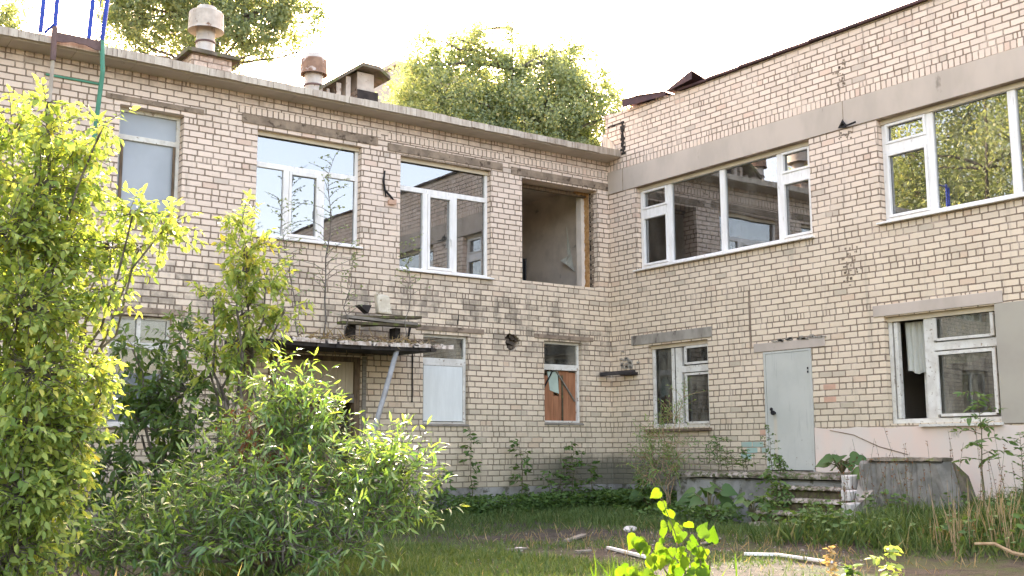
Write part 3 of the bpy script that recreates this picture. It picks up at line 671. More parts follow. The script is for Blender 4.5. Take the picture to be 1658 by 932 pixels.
# ledge of slate across the inner corner
MB().hexa([(-.42, -.14, 2.60), (-.02, -.75, 2.62), (-.001, -.70, 2.62), (-.30, -.001, 2.60), (-.40, -.12, 2.66), (-.04, -.72, 2.67), (-.001, -.70, 2.70), (-.30, -.001, 2.68)]) \
    .box(-.14, -.001, -.78, -.4, 2.6, 2.65).build('slate_ledge', M['slab_dark'], B)
sm = MB()
for i in range(26):
    u = -.45+r4.normal(0, .12)-.1; z = 2.72+abs(r4.normal(0, .12)); sm.box(-.02, -.0008, u, u+.07, z, z+.035)
sm.build('mortar_crust', M['conc'], B)
# old conduit lines on the left wall
MB().tube([(-4.62, -.02, 2.85), (-4.62, -.02, 2.0)], .012, 6).tube([(-4.66, -.02, 3.35), (-4.72, -.03, 3.1), (-4.70, -.02, 2.9)], .018, 6).build('conduit', M['wire'], B)
MB().tube([(-3.65, -.012, 3.6), (-3.67, -.012, 3.42)], .01, 5).build('conduit', M['wire'], B)
MB().box(-.012, -.0008, -3.70, -3.66, 2.9, 3.9).build('vertical_crack', M['lintel'], B)

# -- canopy over the doorway
cn = MB(); xs = np.linspace(-8.05, -4.92, 30); r5 = np.random.default_rng(6)
for i in range(29):
    a, b = xs[i], xs[i+1]; e = -1.28+r5.uniform(-.02, .02); sag = .02*sin((a+8.05)*1.1)
    cn.hexa([(a, e, 2.77-sag), (b, e, 2.77-sag), (b, -.001, 2.80), (a, -.001, 2.80), (a, e, 2.86-sag), (b, e, 2.86-sag), (b, -.001, 2.93), (a, -.001, 2.93)])
cano = cn.build('canopy', M['slab_dark'], B); cano['label'] = 'sagging concrete canopy with crumbling white edge and moss on top'
ce = MB(); xs = np.linspace(-8.05, -4.6, 70)
for i in range(69):
    if r5.random() < .12: continue
    a, b = xs[i], xs[i+1]; t = r5.uniform(-.012, .012); sag = .02*sin((a+8.05)*1.1); dz = .0 if a < -4.95 else -.01
    ce.hexa([(a, -1.32+t, 2.825-sag+dz), (b, -1.32+t, 2.825-sag+dz), (b, -1.05 if a > -4.95 else -1.27, 2.845-sag), (a, -1.05 if a > -4.95 else -1.27, 2.845-sag), (a, -1.32+t, 2.885-sag+r5.uniform(-.02, .015)), (b, -1.32+t, 2.885-sag+r5.uniform(-.02, .01)), (b, -1.0, 2.895-sag), (a, -1.0, 2.895-sag)])
ce.build('edge', M['chipped'], cano)
ms = MB()
for i in range(330):
    x = r5.uniform(-8.0, -4.75); y = r5.uniform(-1.2, -.03); q = r5.uniform(.03, .09); z = 2.87+.05*(1+y)
    ms.add([(x-q, y, z), (x, y-q, z), (x+q, y, z), (x, y+q, z), (x, y, z+q*.7)], [(0, 1, 4), (1, 2, 4), (2, 3, 4), (3, 0, 4)])
ms.build('moss', M['moss'], cano)
tw = MB()
for i in range(60):
    x = r5.uniform(-7.9, -4.7); y = r5.uniform(-1.3, -.6); a = r5.uniform(0, pi); l = r5.uniform(.15, .5); z = 2.92+r5.uniform(0, .05)
    p = Vector((x, y, z)); d = Vector((cos(a), sin(a)*.4, r5.uniform(-.15, .2)))*l
    tw.tube([p, p+d*.5+Vector((0, 0, .03)), p+d], [.007, .006, .003], 4, False)
tw.build('twigs', M['oldwood'], cano)
MB().tube([(-5.62, -1.22, 2.80), (-6.02, -1.22, 1.5), (-6.47, -1.22, .02)], .042, 12).build('prop', M['galv'], cano, smooth=True)
MB().box(-7.75, -7.62, -.02, -.001, 1.2, 2.79).build('bracket', M['oldwood'], cano)

# -- roof fixtures of the left wing
def vent(c, r, h, capr, capz, caph, mat_cap, label, base=True):
    v = MB().lathe((c[0], c[1], 7.09), [(r, 0), (r, h), (r*.93, h), (r*.93, h-.3)], 28).build('ventilation_pipe', M['pipe'], B, smooth=True); v['label'] = label
    z = capz-7.09
    MB().lathe((c[0], c[1], 7.09), [(r*.9, z+.16), (capr*.93, z+.02), (capr*1.02, z-.01), (capr*1.0, z+.02), (capr*.97, z+caph), (capr*.93, z+caph+.015), (0.001, z+caph+.02)], 32).build('cap', M[mat_cap], v)
    MB().lathe((c[0], c[1], 7.09), [(r*1.0, z-.24), (r*1.1, z-.235), (r*1.1, z-.21), (r, z-.2)], 28).build('collar', M['brownp'], v)
    if base:
        MB().box(c[0]-.36, c[0]+.36, c[1]-.36, c[1]+.36, 7.091, 8.02).build('base', M['brick'], v)
        MB().box(c[0]-.46, c[0]+.5, c[1]-.45, c[1]+.45, 8.022, 8.09).build('base_slab', M['slab'], v)
    return v
vent((-7.88, 1.8, 0), .165, 1.95, .31, 8.60, .32, 'pipe', 'tall grey ventilation pipe with drum cap on brick base', True)
vent((-5.9, 1.5, 0), .17, 1.4, .25, 8.1, .27, 'pipe_rust', 'shorter ventilation pipe with rusty drum cap', False)
# brick ventilation shaft with slab roof
shaft = MB().box(-4.98, -4.55, 1.5, 3.2, 7.091, 8.0).build('ventilation_shaft', M['brick'], B); shaft['label'] = 'low brick ventilation shaft with pitched slab roof'
for (a, b, zt_) in ((-4.98, -4.62, 8.36), (-5.22, -5.12, 8.22), (-5.42, -5.32, 8.06), (-5.62, -5.56, 7.9)):
    MB().box(a, b, 1.52, 1.9, 7.1 if a < -5 else 8.001, zt_).build('pier', M['pipe'], shaft)
sr = MB()
for (xa, za, xb, zb) in ((-5.86, 7.84, -4.98, 8.48), (-4.977, 8.48, -4.62, 8.47), (-4.617, 8.47, -4.38, 8.32)):
    sr.hexa([(xa, 1.3, za-.07), (xb, 1.3, zb-.07), (xb, 3.4, zb-.07), (xa, 3.4, za-.07), (xa, 1.3, za), (xb, 1.3, zb), (xb, 3.4, zb), (xa, 3.4, za)])
sr.build('slab_roof', M['slab'], shaft)
MB().box(-4.99, -4.54, 1.485, 1.498, 7.3, 8.0).build('black_felt', M['slab_dark'], shaft)

# ------------------------------------------------------------------ roof ladder
LD = empty('roof_ladder', (-10.4, -.5, 4.6), 'steel roof ladder of green and brown posts with blue guard rails at upper left', 'ladder')
MB().tube([(-10.27, -.08, 4.58), (-10.26, -.3, 5.9), (-10.25, -.5, 6.7), (-10.28, -.5, 7.18)], .034, 8).build('green_post', M['green'], LD)
MB().tube([(-10.90, -.06, 4.7), (-10.92, -.3, 6.2), (-10.95, -.5, 6.78)], .028, 8).build('brown_post', M['pipe'], LD)
MB().tube([(-10.95, -.5, 6.74), (-10.95, -.5, 7.24)], .04, 8).build('brown_post', M['brownp'], LD)
pl = MB(); xs = np.linspace(-10.93, -10.27, 9); dz_ = [0, .0, .02, .045, .03, .035, .01, -.01, 0]
for i in range(8):
    pl.hexa([(xs[i], -.52, 7.03+dz_[i]), (xs[i+1], -.52, 7.03+dz_[i+1]), (xs[i+1], -.50, 7.03+dz_[i+1]), (xs[i], -.50, 7.03+dz_[i]), (xs[i], -.52, 7.17), (xs[i+1], -.52, 7.17), (xs[i+1], -.50, 7.17), (xs[i], -.50, 7.17)])
pl.build('platform', M['brownp'], LD)
for a, b in (((-10.95, -.5, 7.25), (-10.93, -.5, 8.0)), ((-10.28, -.5, 7.19), (-10.22, -.5, 8.0)), ((-11.13, -.45, 7.14), (-11.1, -.45, 7.95)), ((-10.46, -.45, 7.17), (-10.42, -.45, 7.95))):
    MB().tube([a, b], .033, 8).build('guard_rail', M['blue'], LD)
MB().tube([(-10.96, -.5, 7.28), (-11.08, -.45, 7.14)], .02, 6).tube([(-10.93, -.5, 7.93), (-11.1, -.45, 7.93)], .018, 6).tube([(-10.93, -.5, 7.93), (-10.2, -.5, 7.93)], .018, 6).tube([(-11.04, -.46, 7.15), (-11.02, -.46, 7.93)], .008, 5).tube([(-10.36, -.46, 7.17), (-10.31, -.46, 7.93)], .008, 5).build('brace', M['blue'], LD)
MB().hexa([(-10.45, -.1, 4.58), (-10.24, -.1, 4.72), (-10.24, -.001, 4.72), (-10.45, -.001, 4.58), (-10.43, -.1, 4.62), (-10.24, -.1, 4.80), (-10.24, -.001, 4.80), (-10.43, -.001, 4.62)]).build('foot_bracket', M['black'], LD)
MB().box(-10.93, -10.14, -.03, -.002, 6.66, 6.69).build('wall_tie', M['green'], LD)

# ------------------------------------------------------------------ steps, pit, rubble
ST = empty('entrance_steps', (-1.2, -5, 0), 'crumbling mossy concrete landing and steps below the steel door', 'steps')
def rough_box(x0, x1, y0, y1, z0, z1, amp, nseg, seed):
    r_ = np.random.default_rng(seed); m_ = MB(); ys_ = np.linspace(y0, y1, nseg)
    rows = []
    for y in ys_:
        a = r_.uniform(-amp, amp, 6)
        rows.append([(x0+a[0]*.4, y, z0), (x0+a[1], y, z1-.04+a[2]*.5), (x0+.03+abs(a[3]), y, z1+a[4]*.5), (x1, y, z1+a[5]*.3), (x1, y, z0)])
    vs = [p for r in rows for p in r]; fs = []
    for i in range(nseg-1):
        for j in range(4): fs.append((i*5+j, i*5+j+1, (i+1)*5+j+1, (i+1)*5+j))
    fs += [(0, 1, 2, 3, 4), tuple((nseg-1)*5+q for q in (4, 3, 2, 1, 0))]
    m_.add(vs, fs); return m_
rough_box(-1.2, -.04, -6.45, -3.0, -.2, .70, .01, 24, 1).build('base', M['plinth'], ST)
rough_box(-1.26, -.04, -6.47, -2.9, .72, .80, .03, 50, 2).build('landing', M['tread'], ST)
for i, (xo, z1, yr) in enumerate(((-1.48, .62, -6.62), (-1.76, .45, -6.82), (-2.04, .28, -7.02), (-2.3, .13, -7.15))):
    rough_box(xo+.05, -1.2, yr, -5.25-.1*i, -.2, z1-.05, .02, 40, 20+i).build('step', M['rot'], ST)
    rough_box(xo, -1.2, yr, -5.25-.1*i, z1-.05, z1, .025, 60, 30+i).build('tread', M['tread'], ST)
WB = MB()
for (x, y, z0, z1, t) in ((-1.32, -6.56, .60, .80, 0), (-1.60, -6.76, .45, .60, .3), (-1.86, -6.96, .22, .44, .1)):
    MBt = WB.hexa([(x-.12, y, z0), (x-.10, y-.14, z0), (x+.15, y-.14, z0), (x+.15, y, z0), (x-.12, y, z1), (x-.10, y-.14, z1-.02), (x+.15, y-.14, z1), (x+.15, y, z1)])
WB.build('white_block', M['white_brick'], ST, bevel=.012)
MB().hexa([(-1.98, -7.12, -.1), (-1.16, -6.72, -.1), (-.9, -6.72, -.1), (-1.0, -7.12, -.1), (-1.9, -7.10, .35), (-1.2, -6.70, .82), (-.9, -6.72, .84), (-1.0, -7.1, .84)]).build('cheek_wall', M['conc'], ST)
# low grey wall
PW = rough_box(-1.42, -1.2, -8.16, -6.85, -.1, 1.0, .02, 30, 40)
PW.v = [(x+(.0), y-(.28*(1-min(1, z)) if y < -8.0 else 0), z) for x, y, z in PW.v]
pw = PW.build('low_wall', simple('block_wall', (.25, .23, .20), (.16, .15, .13), 5, .95, spots=(.29, .26, .22), spot_scale=4, spot_t=.62), origin=None)
tag(pw, 'low weathered grey block wall standing in grass in front of the pink render', 'low wall')
pt = rough_box(-1.45, -1.18, -8.17, -7.0, 1.0, 1.045, .02, 26, 41).build('coping', M['slab'], pw)
MB().hexa([(-1.18, -8.42, -.1), (-.75, -8.42, -.1), (-.75, -8.3, -.1), (-1.18, -8.3, -.1), (-1.18, -8.18, .99), (-.85, -8.18, .8), (-.85, -8.08, .8), (-1.18, -8.08, .99)]).build('return_wall', M['slab'], pw)

def strip(name, p0, p1, w_, h_, mat, label, cat, z=.03, grp=None, parent=None):
    a = gp(*p0, z); b = gp(*p1, z); a[2] = height(a[0], a[1])+z; b[2] = height(b[0], b[1])+z
    o = MB().bar(a, b, w_, h_).build(name, M[mat], origin=((a+b)/2), bevel=.003); return tag(o, label, cat, grp)
strip('plastic_strip', (985, 886), (1046, 905), .05, .03, 'pvc', 'white plastic strip lying slanted on bare earth left of the bright sapling', 'plastic strip', grp='white strips on the ground')
strip('plastic_strip', (1205, 899), (1262, 900), .07, .03, 'pvc', 'straight piece of white plastic strip on bare earth right of the bright sapling', 'plastic strip', grp='white strips on the ground')
strip('plastic_strip', (1258, 900), (1345, 913), .06, .025, 'pvc', 'longest white plastic strip, end to end with a shorter straight one', 'plastic strip', .04, grp='white strips on the ground')
strip('plank', (918, 873), (946, 865), .09, .03, 'greywood', 'small pale plank in the short grass in mid courtyard', 'plank')
strip('plank', (822, 888), (850, 885), .07, .02, 'greywood', 'greyish plank scrap nearest the willow bush', 'plank')
strip('plank', (932, 893), (956, 891), .05, .02, 'greywood', 'thin grey plank scrap left of the slanted white strip', 'plank')
strip('plank', (1140, 880), (1166, 873), .05, .02, 'greywood', 'thin pale plank behind the bright sapling', 'plank')
def stone(p, s_, seed, label, mat='stonebits', z=.0, cat='stone', grp=None, name='stone'):
    r_ = np.random.default_rng(seed); c = gp(*p, z); c[2] = height(c[0], c[1])+s_*.3
    import bmesh
    bm = bmesh.new(); bmesh.ops.create_icosphere(bm, subdivisions=2, radius=s_)
    for v in bm.verts: v.co *= 1+.28*r_.uniform(-1, 1); v.co.z *= .6; v.co.x *= 1.3
    me_ = bpy.data.meshes.new(name); bm.to_mesh(me_); bm.free(); o = link(name, me_, M[mat], origin=c); return tag(o, label, cat, grp)
stone((971, 822), .11, 1, 'pale rubble lump by the wall foot at the inner corner', 'white_brick')
stone((985, 819), .13, 2, 'reddish brick lump by the wall foot at the inner corner', 'salmon')
stone((1021, 862), .08, 3, 'flat white fragment above the tip of the slanted plastic strip', 'white_brick')
stone((840, 890), .05, 30, 'small stone beside the plank scrap near the willow bush', 'white_brick')
r6 = np.random.default_rng(12); gv = MB()
for i in range(900):
    c = gp(r6.uniform(760, 1400), r6.uniform(862, 932), 0.); s_ = r6.uniform(.006, .022); c[2] = height(c[0], c[1])
    if c[0] > -1.5: continue
    vs = [c+s_*r6.uniform(-1, 1, 3)*np.array([1, 1, .6])+np.array([0, 0, s_*.4]) for _ in range(5)]
    gv.add(vs, [(0, 1, 2), (0, 2, 3), (0, 3, 4), (1, 2, 4), (2, 3, 4), (0, 1, 4)])
tag(gv.build('gravel', M['stonebits']), 'pale gravel crumbs scattered over bare earth', 'gravel', kind='stuff')

# planks & canister on the canopy
PK = empty('plank_stack', (-5.6, -.5, 2.93), 'stack of rotten planks on short blocks above the canopy', 'planks')
for x in (-6.05, -5.2): MB().box(x-.05, x+.05, -.5, -.3, 2.9, 3.22).build('block', M['dark_brick'], PK)
for i, (a, b, z, y, t) in enumerate(((-6.35, -4.82, 3.25, -.6, .02), (-6.28, -4.9, 3.31, -.62, -.02), (-6.1, -4.78, 3.38, -.55, .04), (-5.75, -4.8, 3.30, -.3, .05))):
    MB().bar((a, y, z-t), (b, y+.05, z+t), .17, .045).build('plank', M['rot'] if i != 1 else M['greywood'], PK)
MB().add([(-6.0, -.6, 3.55), (-5.76, -.6, 3.56), (-5.82, -.6, 3.42), (-6.0, -.45, 3.55), (-5.76, -.45, 3.56), (-5.82, -.45, 3.42)], [(0, 1, 2), (3, 5, 4), (0, 3, 4, 1), (1, 4, 5, 2), (2, 5, 3, 0)]).build('felt_scrap', M['slab_dark'], PK)
CN = empty('canister', (-5.52, -.55, 3.44), 'dirty white plastic canister on top of the rotten planks', 'canister')
MB().hexa([(-5.64, -.64, 3.43), (-5.38, -.64, 3.42), (-5.38, -.50, 3.42), (-5.64, -.50, 3.43), (-5.68, -.62, 3.77), (-5.43, -.62, 3.74), (-5.43, -.50, 3.74), (-5.68, -.50, 3.77)]).build('body', M['canister'], CN, bevel=.03)
MB().tube([(-5.62, -.56, 3.76), (-5.62, -.56, 3.80)], .03, 10).build('lid', M['canister'], CN)

# ------------------------------------------------------------------ foliage
def norm(a): return a/np.maximum(np.linalg.norm(a, axis=-1, keepdims=True), 1e-9)
def leaves(P, D, L, Wd, tint, name, mat, parent, droop=.25, nrm=None, shape='ovate', seed=1, fold=.12):
    """P origins, D directions, L lengths, Wd widths -> one mesh of folded leaves"""
    r_ = np.random.default_rng(seed); n_ = len(P); D = norm(D)
    N = nrm if nrm is not None else norm(np.array([0, 0, 1.])+r_.normal(0, .55, (n_, 3)))
    S_ = norm(np.cross(D, N)); U = norm(np.cross(S_, D))
    L = L[:, None]; Wd = Wd[:, None]
    if shape == 'ovate': prof = ((0, 0), (.32, .5), (.72, .36), (1, 0))
    elif shape == 'heart': prof = ((0, .12), (.22, .55), (.62, .38), (1, 0))
    elif shape == 'lance': prof = ((0, 0), (.35, .5), (.7, .42), (1, 0))
    if shape == 'heart':
        pr = ((.0, .0), (-.10, .16), (-.06, .34), (.10, .50), (.32, .49), (.55, .34), (.78, .15), (1., 0.)); k_ = len(pr); C_ = []
        def pt(t, w_): return P+D*L*t+S_*Wd*w_+U*(Wd*abs(w_)*fold*2-L*droop*max(t, 0)**2)
        for t, w_ in pr: C_.append(pt(t, w_))
        for t, w_ in pr[1:-1]: C_.append(pt(t, -w_))
        mids = [pt(t, 0) for t in (.10, .32, .55, .78)]; C_ += mids
        V = np.stack(C_, 1); m = V.shape[1]; b_ = k_; mm = k_+k_-2
        R_ = lambda i: i; Lf = lambda i: b_+i-1
        fs = []
        for X_ in (R_, Lf):
            fl_ = [[0, X_(1), X_(2), X_(3)], [0, X_(3), mm], [mm, X_(3), X_(4), mm+1], [mm+1, X_(4), X_(5), mm+2], [mm+2, X_(5), X_(6), mm+3], [mm+3, X_(6), 7]]
            fs += fl_ if X_ is R_ else [f_[::-1] for f_ in fl_]
        base = (np.arange(n_)*m)[:, None]; loops = np.concatenate([base+np.array(f_) for f_ in fs], 1); cnt = [len(f_) for f_ in fs]
        tot = np.tile(cnt, n_); starts = np.concatenate([[0], np.cumsum(tot)[:-1]]); tints = np.repeat(tint, len(fs))
    elif shape == 'quad':
        c = P+D*L*.45; V = np.stack([P, c+S_*Wd*.5, P+D*L-U*L*droop*.3, c-S_*Wd*.5], 1); m = 4
        loops = np.arange(n_*4).reshape(n_, 4); starts = np.arange(n_)*4; tot = np.full(n_, 4); tints = tint
    else:
        pts = []
        for t, w_ in prof:
            c = P+D*L*t-U*L*droop*t*t
            pts.append(c)
            pts.append(c+S_*Wd*w_+U*Wd*w_*fold*2); pts.append(c-S_*Wd*w_+U*Wd*w_*fold*2)
        # centre line c0..c3, sides
        V = np.stack([pts[0], pts[3], pts[6], pts[9], pts[4], pts[5], pts[7], pts[8]], 1); m = 8
        tr = np.array([[0, 4, 6, 3], [3, 8-1, 5, 0]])
        q = np.array([[0, 1, 2, 3]])
        f1 = np.array([0, 4, 1]); base = (np.arange(n_)*m)[:, None]
        quads = [[0, 4, 6, 2], [0, 2, 7, 5]]; tris = [[2, 6, 3], [2, 3, 7]]
        lp = np.concatenate([base+np.array(quads[0]), base+np.array(quads[1]), base+np.array(tris[0]), base+np.array(tris[1])], 1)
        loops = lp; cnt = np.array([4, 4, 3, 3]); tot = np.tile(cnt, n_); starts = np.concatenate([[0], np.cumsum(tot)[:-1]]); tints = np.repeat(tint, 4)
    off = rootloc(parent) if parent else np.zeros(3)
    V = V.reshape(-1, 3)-off
    me_ = bpy.data.meshes.new(name); me_.vertices.add(len(V)); me_.vertices.foreach_set('co', V.astype(np.float32).ravel())
    me_.loops.add(loops.size); me_.loops.foreach_set('vertex_index', loops.astype(np.int32).ravel())
    me_.polygons.add(len(tot)); me_.polygons.foreach_set('loop_start', starts.astype(np.int32)); me_.polygons.foreach_set('loop_total', tot.astype(np.int32))
    me_.update(calc_edges=True)
    a = me_.attributes.new('tint', 'FLOAT', 'FACE'); a.data.foreach_set('value', tints.astype(np.float32))
    return link(name, me_, mat, parent)

def limb(mb, a, b, r0, r1, sag=.0, n=5, jit=.03, rr=random):
    a, b = Vector(a), Vector(b); L_ = (b-a).length; pts = []
    for i in range(n+1):
        t = i/n; p = a.lerp(b, t)+Vector((rr.uniform(-1, 1), rr.uniform(-1, 1), rr.uniform(-1, 1)))*jit*L_*sin(pi*t)
        p.z += sag*L_*sin(pi*t); pts.append(p)
    mb.tube(pts, [r0+(r1-r0)*i/n for i in range(n+1)], 6, False); return pts

def shrub(name, base, blobs, label, cat, leafm, L=.1, Wr=.45, twigs=60, per=11, tl=.45, up=.5, droop=.25, shape='ovate', seed=1, stemm='bark', group=None,
          pinnate=False, r0=.04, hang=0., tintb=None, spread=.8, twr=.004):
    """plant of arching twigs; blobs = (centre, radius[, twig count factor, tint shift])"""
    r_ = np.random.default_rng(seed); rr = random.Random(seed)
    root = empty(name, base, label, cat, group); st = MB(); P = []; D = []; T = []; NL = []
    base = np.array(base)
    for bl in blobs:
        c, rad = np.array(bl[0]), np.array(bl[1]) if hasattr(bl[1], '__len__') else np.array([bl[1]]*3)
        fac = bl[2] if len(bl) > 2 else 1.; tsh = bl[3] if len(bl) > 3 else 0.
        b0 = base+np.array([rr.uniform(-.06, .06), rr.uniform(-.06, .06), 0])
        main = limb(st, b0, c-np.array([0, 0, rad[2]*.3]), r0*rr.uniform(.6, 1), r0*.35, .06, 6, .05, rr)
        for i in range(int(twigs*fac)):
            v = r_.normal(0, 1, 3); v /= np.linalg.norm(v); q = r_.random()**.45
            s0 = c+v*rad*q*.75
            d = norm(v*spread+np.array([0, 0, up])+r_.normal(0, .35, 3)); l = tl*r_.uniform(.6, 1.25)
            # twig joins the inside of the blob
            pts = []; p = s0.copy(); dd = d.copy(); nseg = per
            for k_ in range(nseg+1):
                pts.append(p.copy()); dd = norm(dd+np.array([0, 0, -hang/nseg])); p = p+dd*l/nseg
            if i % 2 == 0: st.tube([Vector(c*.55+s0*.45), Vector(s0)], [twr*2, twr*1.3], 4, False)
            st.tube([Vector(pts[0]), Vector(pts[nseg//2]), Vector(pts[-1])], [twr, twr*.8, twr*.4], 4, False)
            side = norm(np.cross(dd, r_.normal(0, 1, 3))); tb = r_.uniform(-.2, .2)+tsh
            for k_ in range(1, nseg+1):
                for sgn in ((1, -1) if pinnate else ((1,) if k_ % 2 else (-1,))):
                    dirv = norm(dd*.55+side*sgn*1.0+r_.normal(0, .28, 3)+np.array([0, 0, .1-hang*.3]))
                    P.append(pts[k_]); D.append(dirv); T.append(r_.uniform(.0, .8)+tb); NL.append(r_.uniform(.4, 1.25)*(1-.25*k_/nseg))
                side = norm(side+r_.normal(0, .25, 3))
            P.append(pts[-1]); D.append(dd); T.append(r_.uniform(.2, 1)+tb); NL.append(.8)
    st.build('stem', M[stemm], root)
    P, D, T, NL = map(np.array, (P, D, T, NL))
    leaves(P, D, L*NL, L*Wr*NL, np.clip(T, 0, 1), 'foliage', M[leafm], root, droop, shape=shape, seed=seed)
    return root

# tree crown for background: clumps of small leaves
def tree(name, base, blobs, label, leafm, n_leaf, L=.09, seed=1, trunk=.16, group=None, clump=.55, shellp=.5):
    r_ = np.random.default_rng(seed); rr = random.Random(seed); root = empty(name, base, label, 'tree', group); tr = MB()
    cs = np.array([b[0] for b in blobs]); top = cs[np.argmax(cs[:, 2])]
    base = np.array(base, float)
    spine = limb(tr, base, (cs.mean(0)[0], cs.mean(0)[1], top[2]), trunk, trunk*.15, 0, 10, .015, rr)
    vol = np.array([np.prod(np.array(b[1])) if hasattr(b[1], '__len__') else b[1]**3 for b in blobs]); vol = vol**.75; vol /= vol.sum()
    P, T = [], []
    for b, w_ in zip(blobs, vol):
        c = np.array(b[0]); rad = np.array(b[1]) if hasattr(b[1], '__len__') else np.array([b[1]]*3)
        s = min(spine, key=lambda q: (Vector(c)-q).length+max(0, q.z-c[2])*2)
        limb(tr, s, c, trunk*.35, .02, .05, 5, .05, rr)
        ncl = max(8, int(40*w_*len(blobs))); nl = int(n_leaf*w_/ncl)
        for i in range(ncl):
            v = r_.normal(0, 1, 3); v /= np.linalg.norm(v); q = r_.random()**shellp
            cc = c+v*rad*q*1.12; cr_ = clump*r_.uniform(.3, 1.25)
            if i % 2 == 0: limb(tr, c, cc, .025, .006, .05, 3, .06, rr)
            pts = cc+r_.normal(0, 1, (nl, 3))*cr_*np.array([.55, .55, .62]); P.append(pts); T.append(np.clip(r_.normal(.45, .25, nl)+r_.uniform(-.25, .3), 0, 1))
    P = np.concatenate(P); T = np.concatenate(T); n_ = len(P)
    tr.build('trunk', M['bark'], root)
    D = norm(r_.normal(0, 1, (n_, 3))+np.array([0, 0, -.5])); Ls = L*r_.uniform(.6, 1.2, n_)
    leaves(P, D, Ls, Ls*.75, T, 'crown', M[leafm], root, shape='quad', seed=seed, nrm=norm(r_.normal(0, 1, (n_, 3))))
    return root
def A(x, y, t): return tuple(at(x, y, t))
def px(t, p): return p*t/F

# background birch behind the left wing
def blobpx(lst, t0):
    out = []
    for (x, y, r, *k_) in lst:
        t = t0+(k_[0] if k_ else 0); out.append((A(x, y, t), px(t, r)))
    return out
bl = blobpx([(690, 105, 36), (745, 92, 38, 1), (795, 78, 34), (860, 105, 42, 1), (905, 100, 30), (910, 120, 48), (955, 150, 45, 1), (980, 190, 32), (660, 160, 40, 1), (720, 160, 65), (800, 160, 75, 1), (880, 180, 75), (940, 215, 55, 1),
             (760, 220, 75, 1), (850, 250, 80), (930, 270, 70, 1), (780, 300, 90), (870, 330, 90, 1), (640, 200, 30, 1), (690, 62, 16), (765, 50, 14, 1), (825, 48, 15), (990, 155, 12), (940, 75, 9), (965, 95, 9), (1000, 185, 8), (655, 110, 12), (735, 60, 10)], 42)
b0 = at(820, 300, 42); tree('birch_tree', (b0[0], b0[1], 0), bl, 'large round-crowned birch rising behind the left wing roof, centre of the sky', 'lf_birch_hazed', 120000, .13, 21, .22, 'trees behind the building', .55)
bl = blobpx([(230, 30, 50), (290, 10, 60, 1), (350, 30, 55), (220, 80, 35), (300, 80, 50, 1), (390, 60, 40), (400, 20, 55, 1), (450, 30, 40), (250, -50, 90), (350, -70, 100, 1), (450, -50, 70), (350, 110, 30), (500, 20, 20), (480, 60, 22, 1), (430, 80, 20), (460, 10, 30), (505, 38, 20), (520, 12, 14), (440, 45, 26), (480, 85, 10), (330, 95, 24), (200, 10, 40), (195, 50, 30), (290, -150, 90)], 36)
b0 = at(300, 100, 36); tree('birch_tree', (b0[0], b0[1], 0), bl, 'loose birch with hanging twigs behind the tall ventilation pipe', 'lf_birch_hazed', 62000, .12, 22, .2, 'trees behind the building', .42)
bl = blobpx([(10, 25, 28), (-30, 0, 60), (-60, 60, 60), (-20, 60, 40), (-90, -40, 70)], 34)
b0 = at(-30, 100, 34); tree('birch_tree', (b0[0], b0[1], 0), bl, 'tree peeping over the roof at the far left corner', 'lf_birch_hazed', 12000, .12, 23, .2, 'trees behind the building', .5)
# trees west of the yard: seen as reflections in the right wing's windows
for i, (x, y, h, r, nl) in enumerate(((-23, 5.5, 18, 3.8, 46000), (-30, -1, 20, 4.4, 40000), (-27, 12, 21, 4.4, 46000), (-36, 5, 24, 5, 30000), (-27, -12, 15, 3.6, 18000))):
    r_ = np.random.default_rng(50+i); bs = []
    for k_ in range(24):
        v = r_.normal(0, 1, 3); v /= np.linalg.norm(v); bs.append(((x+v[0]*r*.75, y+v[1]*r*.75, h*.6+v[2]*h*.34), r*.42))
    tree('birch_tree', (x, y, 0), bs, 'birch standing west of the yard, mirrored in the upper windows of the right wing', 'lf_birch_hazed', nl, .15, 60+i, .2, 'trees west of the yard', .9)

# apartment block far behind
far = empty('apartment_building', (22, 38, 0), 'pale concrete apartment block far behind the birch, only its top edge showing', 'building')
mb = wall('R', 34.2, 46., 0., 22., .4, [(u, u+1.5, z, z+1.4) for u in (35.5, 39, 42.5) for z in (10.5, 13.3, 16.1, 18.9)])
mb.v = [(x+14.7, y, z) for x, y, z in mb.v]; mb.build('wall', M['far'], far)
MB().box(15.1, 26, 34.2, 46, 0, 22).build('block', M['far'], far)
MB().box(14.55, 26.1, 34.1, 46.1, 22.003, 22.25).build('roof', M['band'], far)

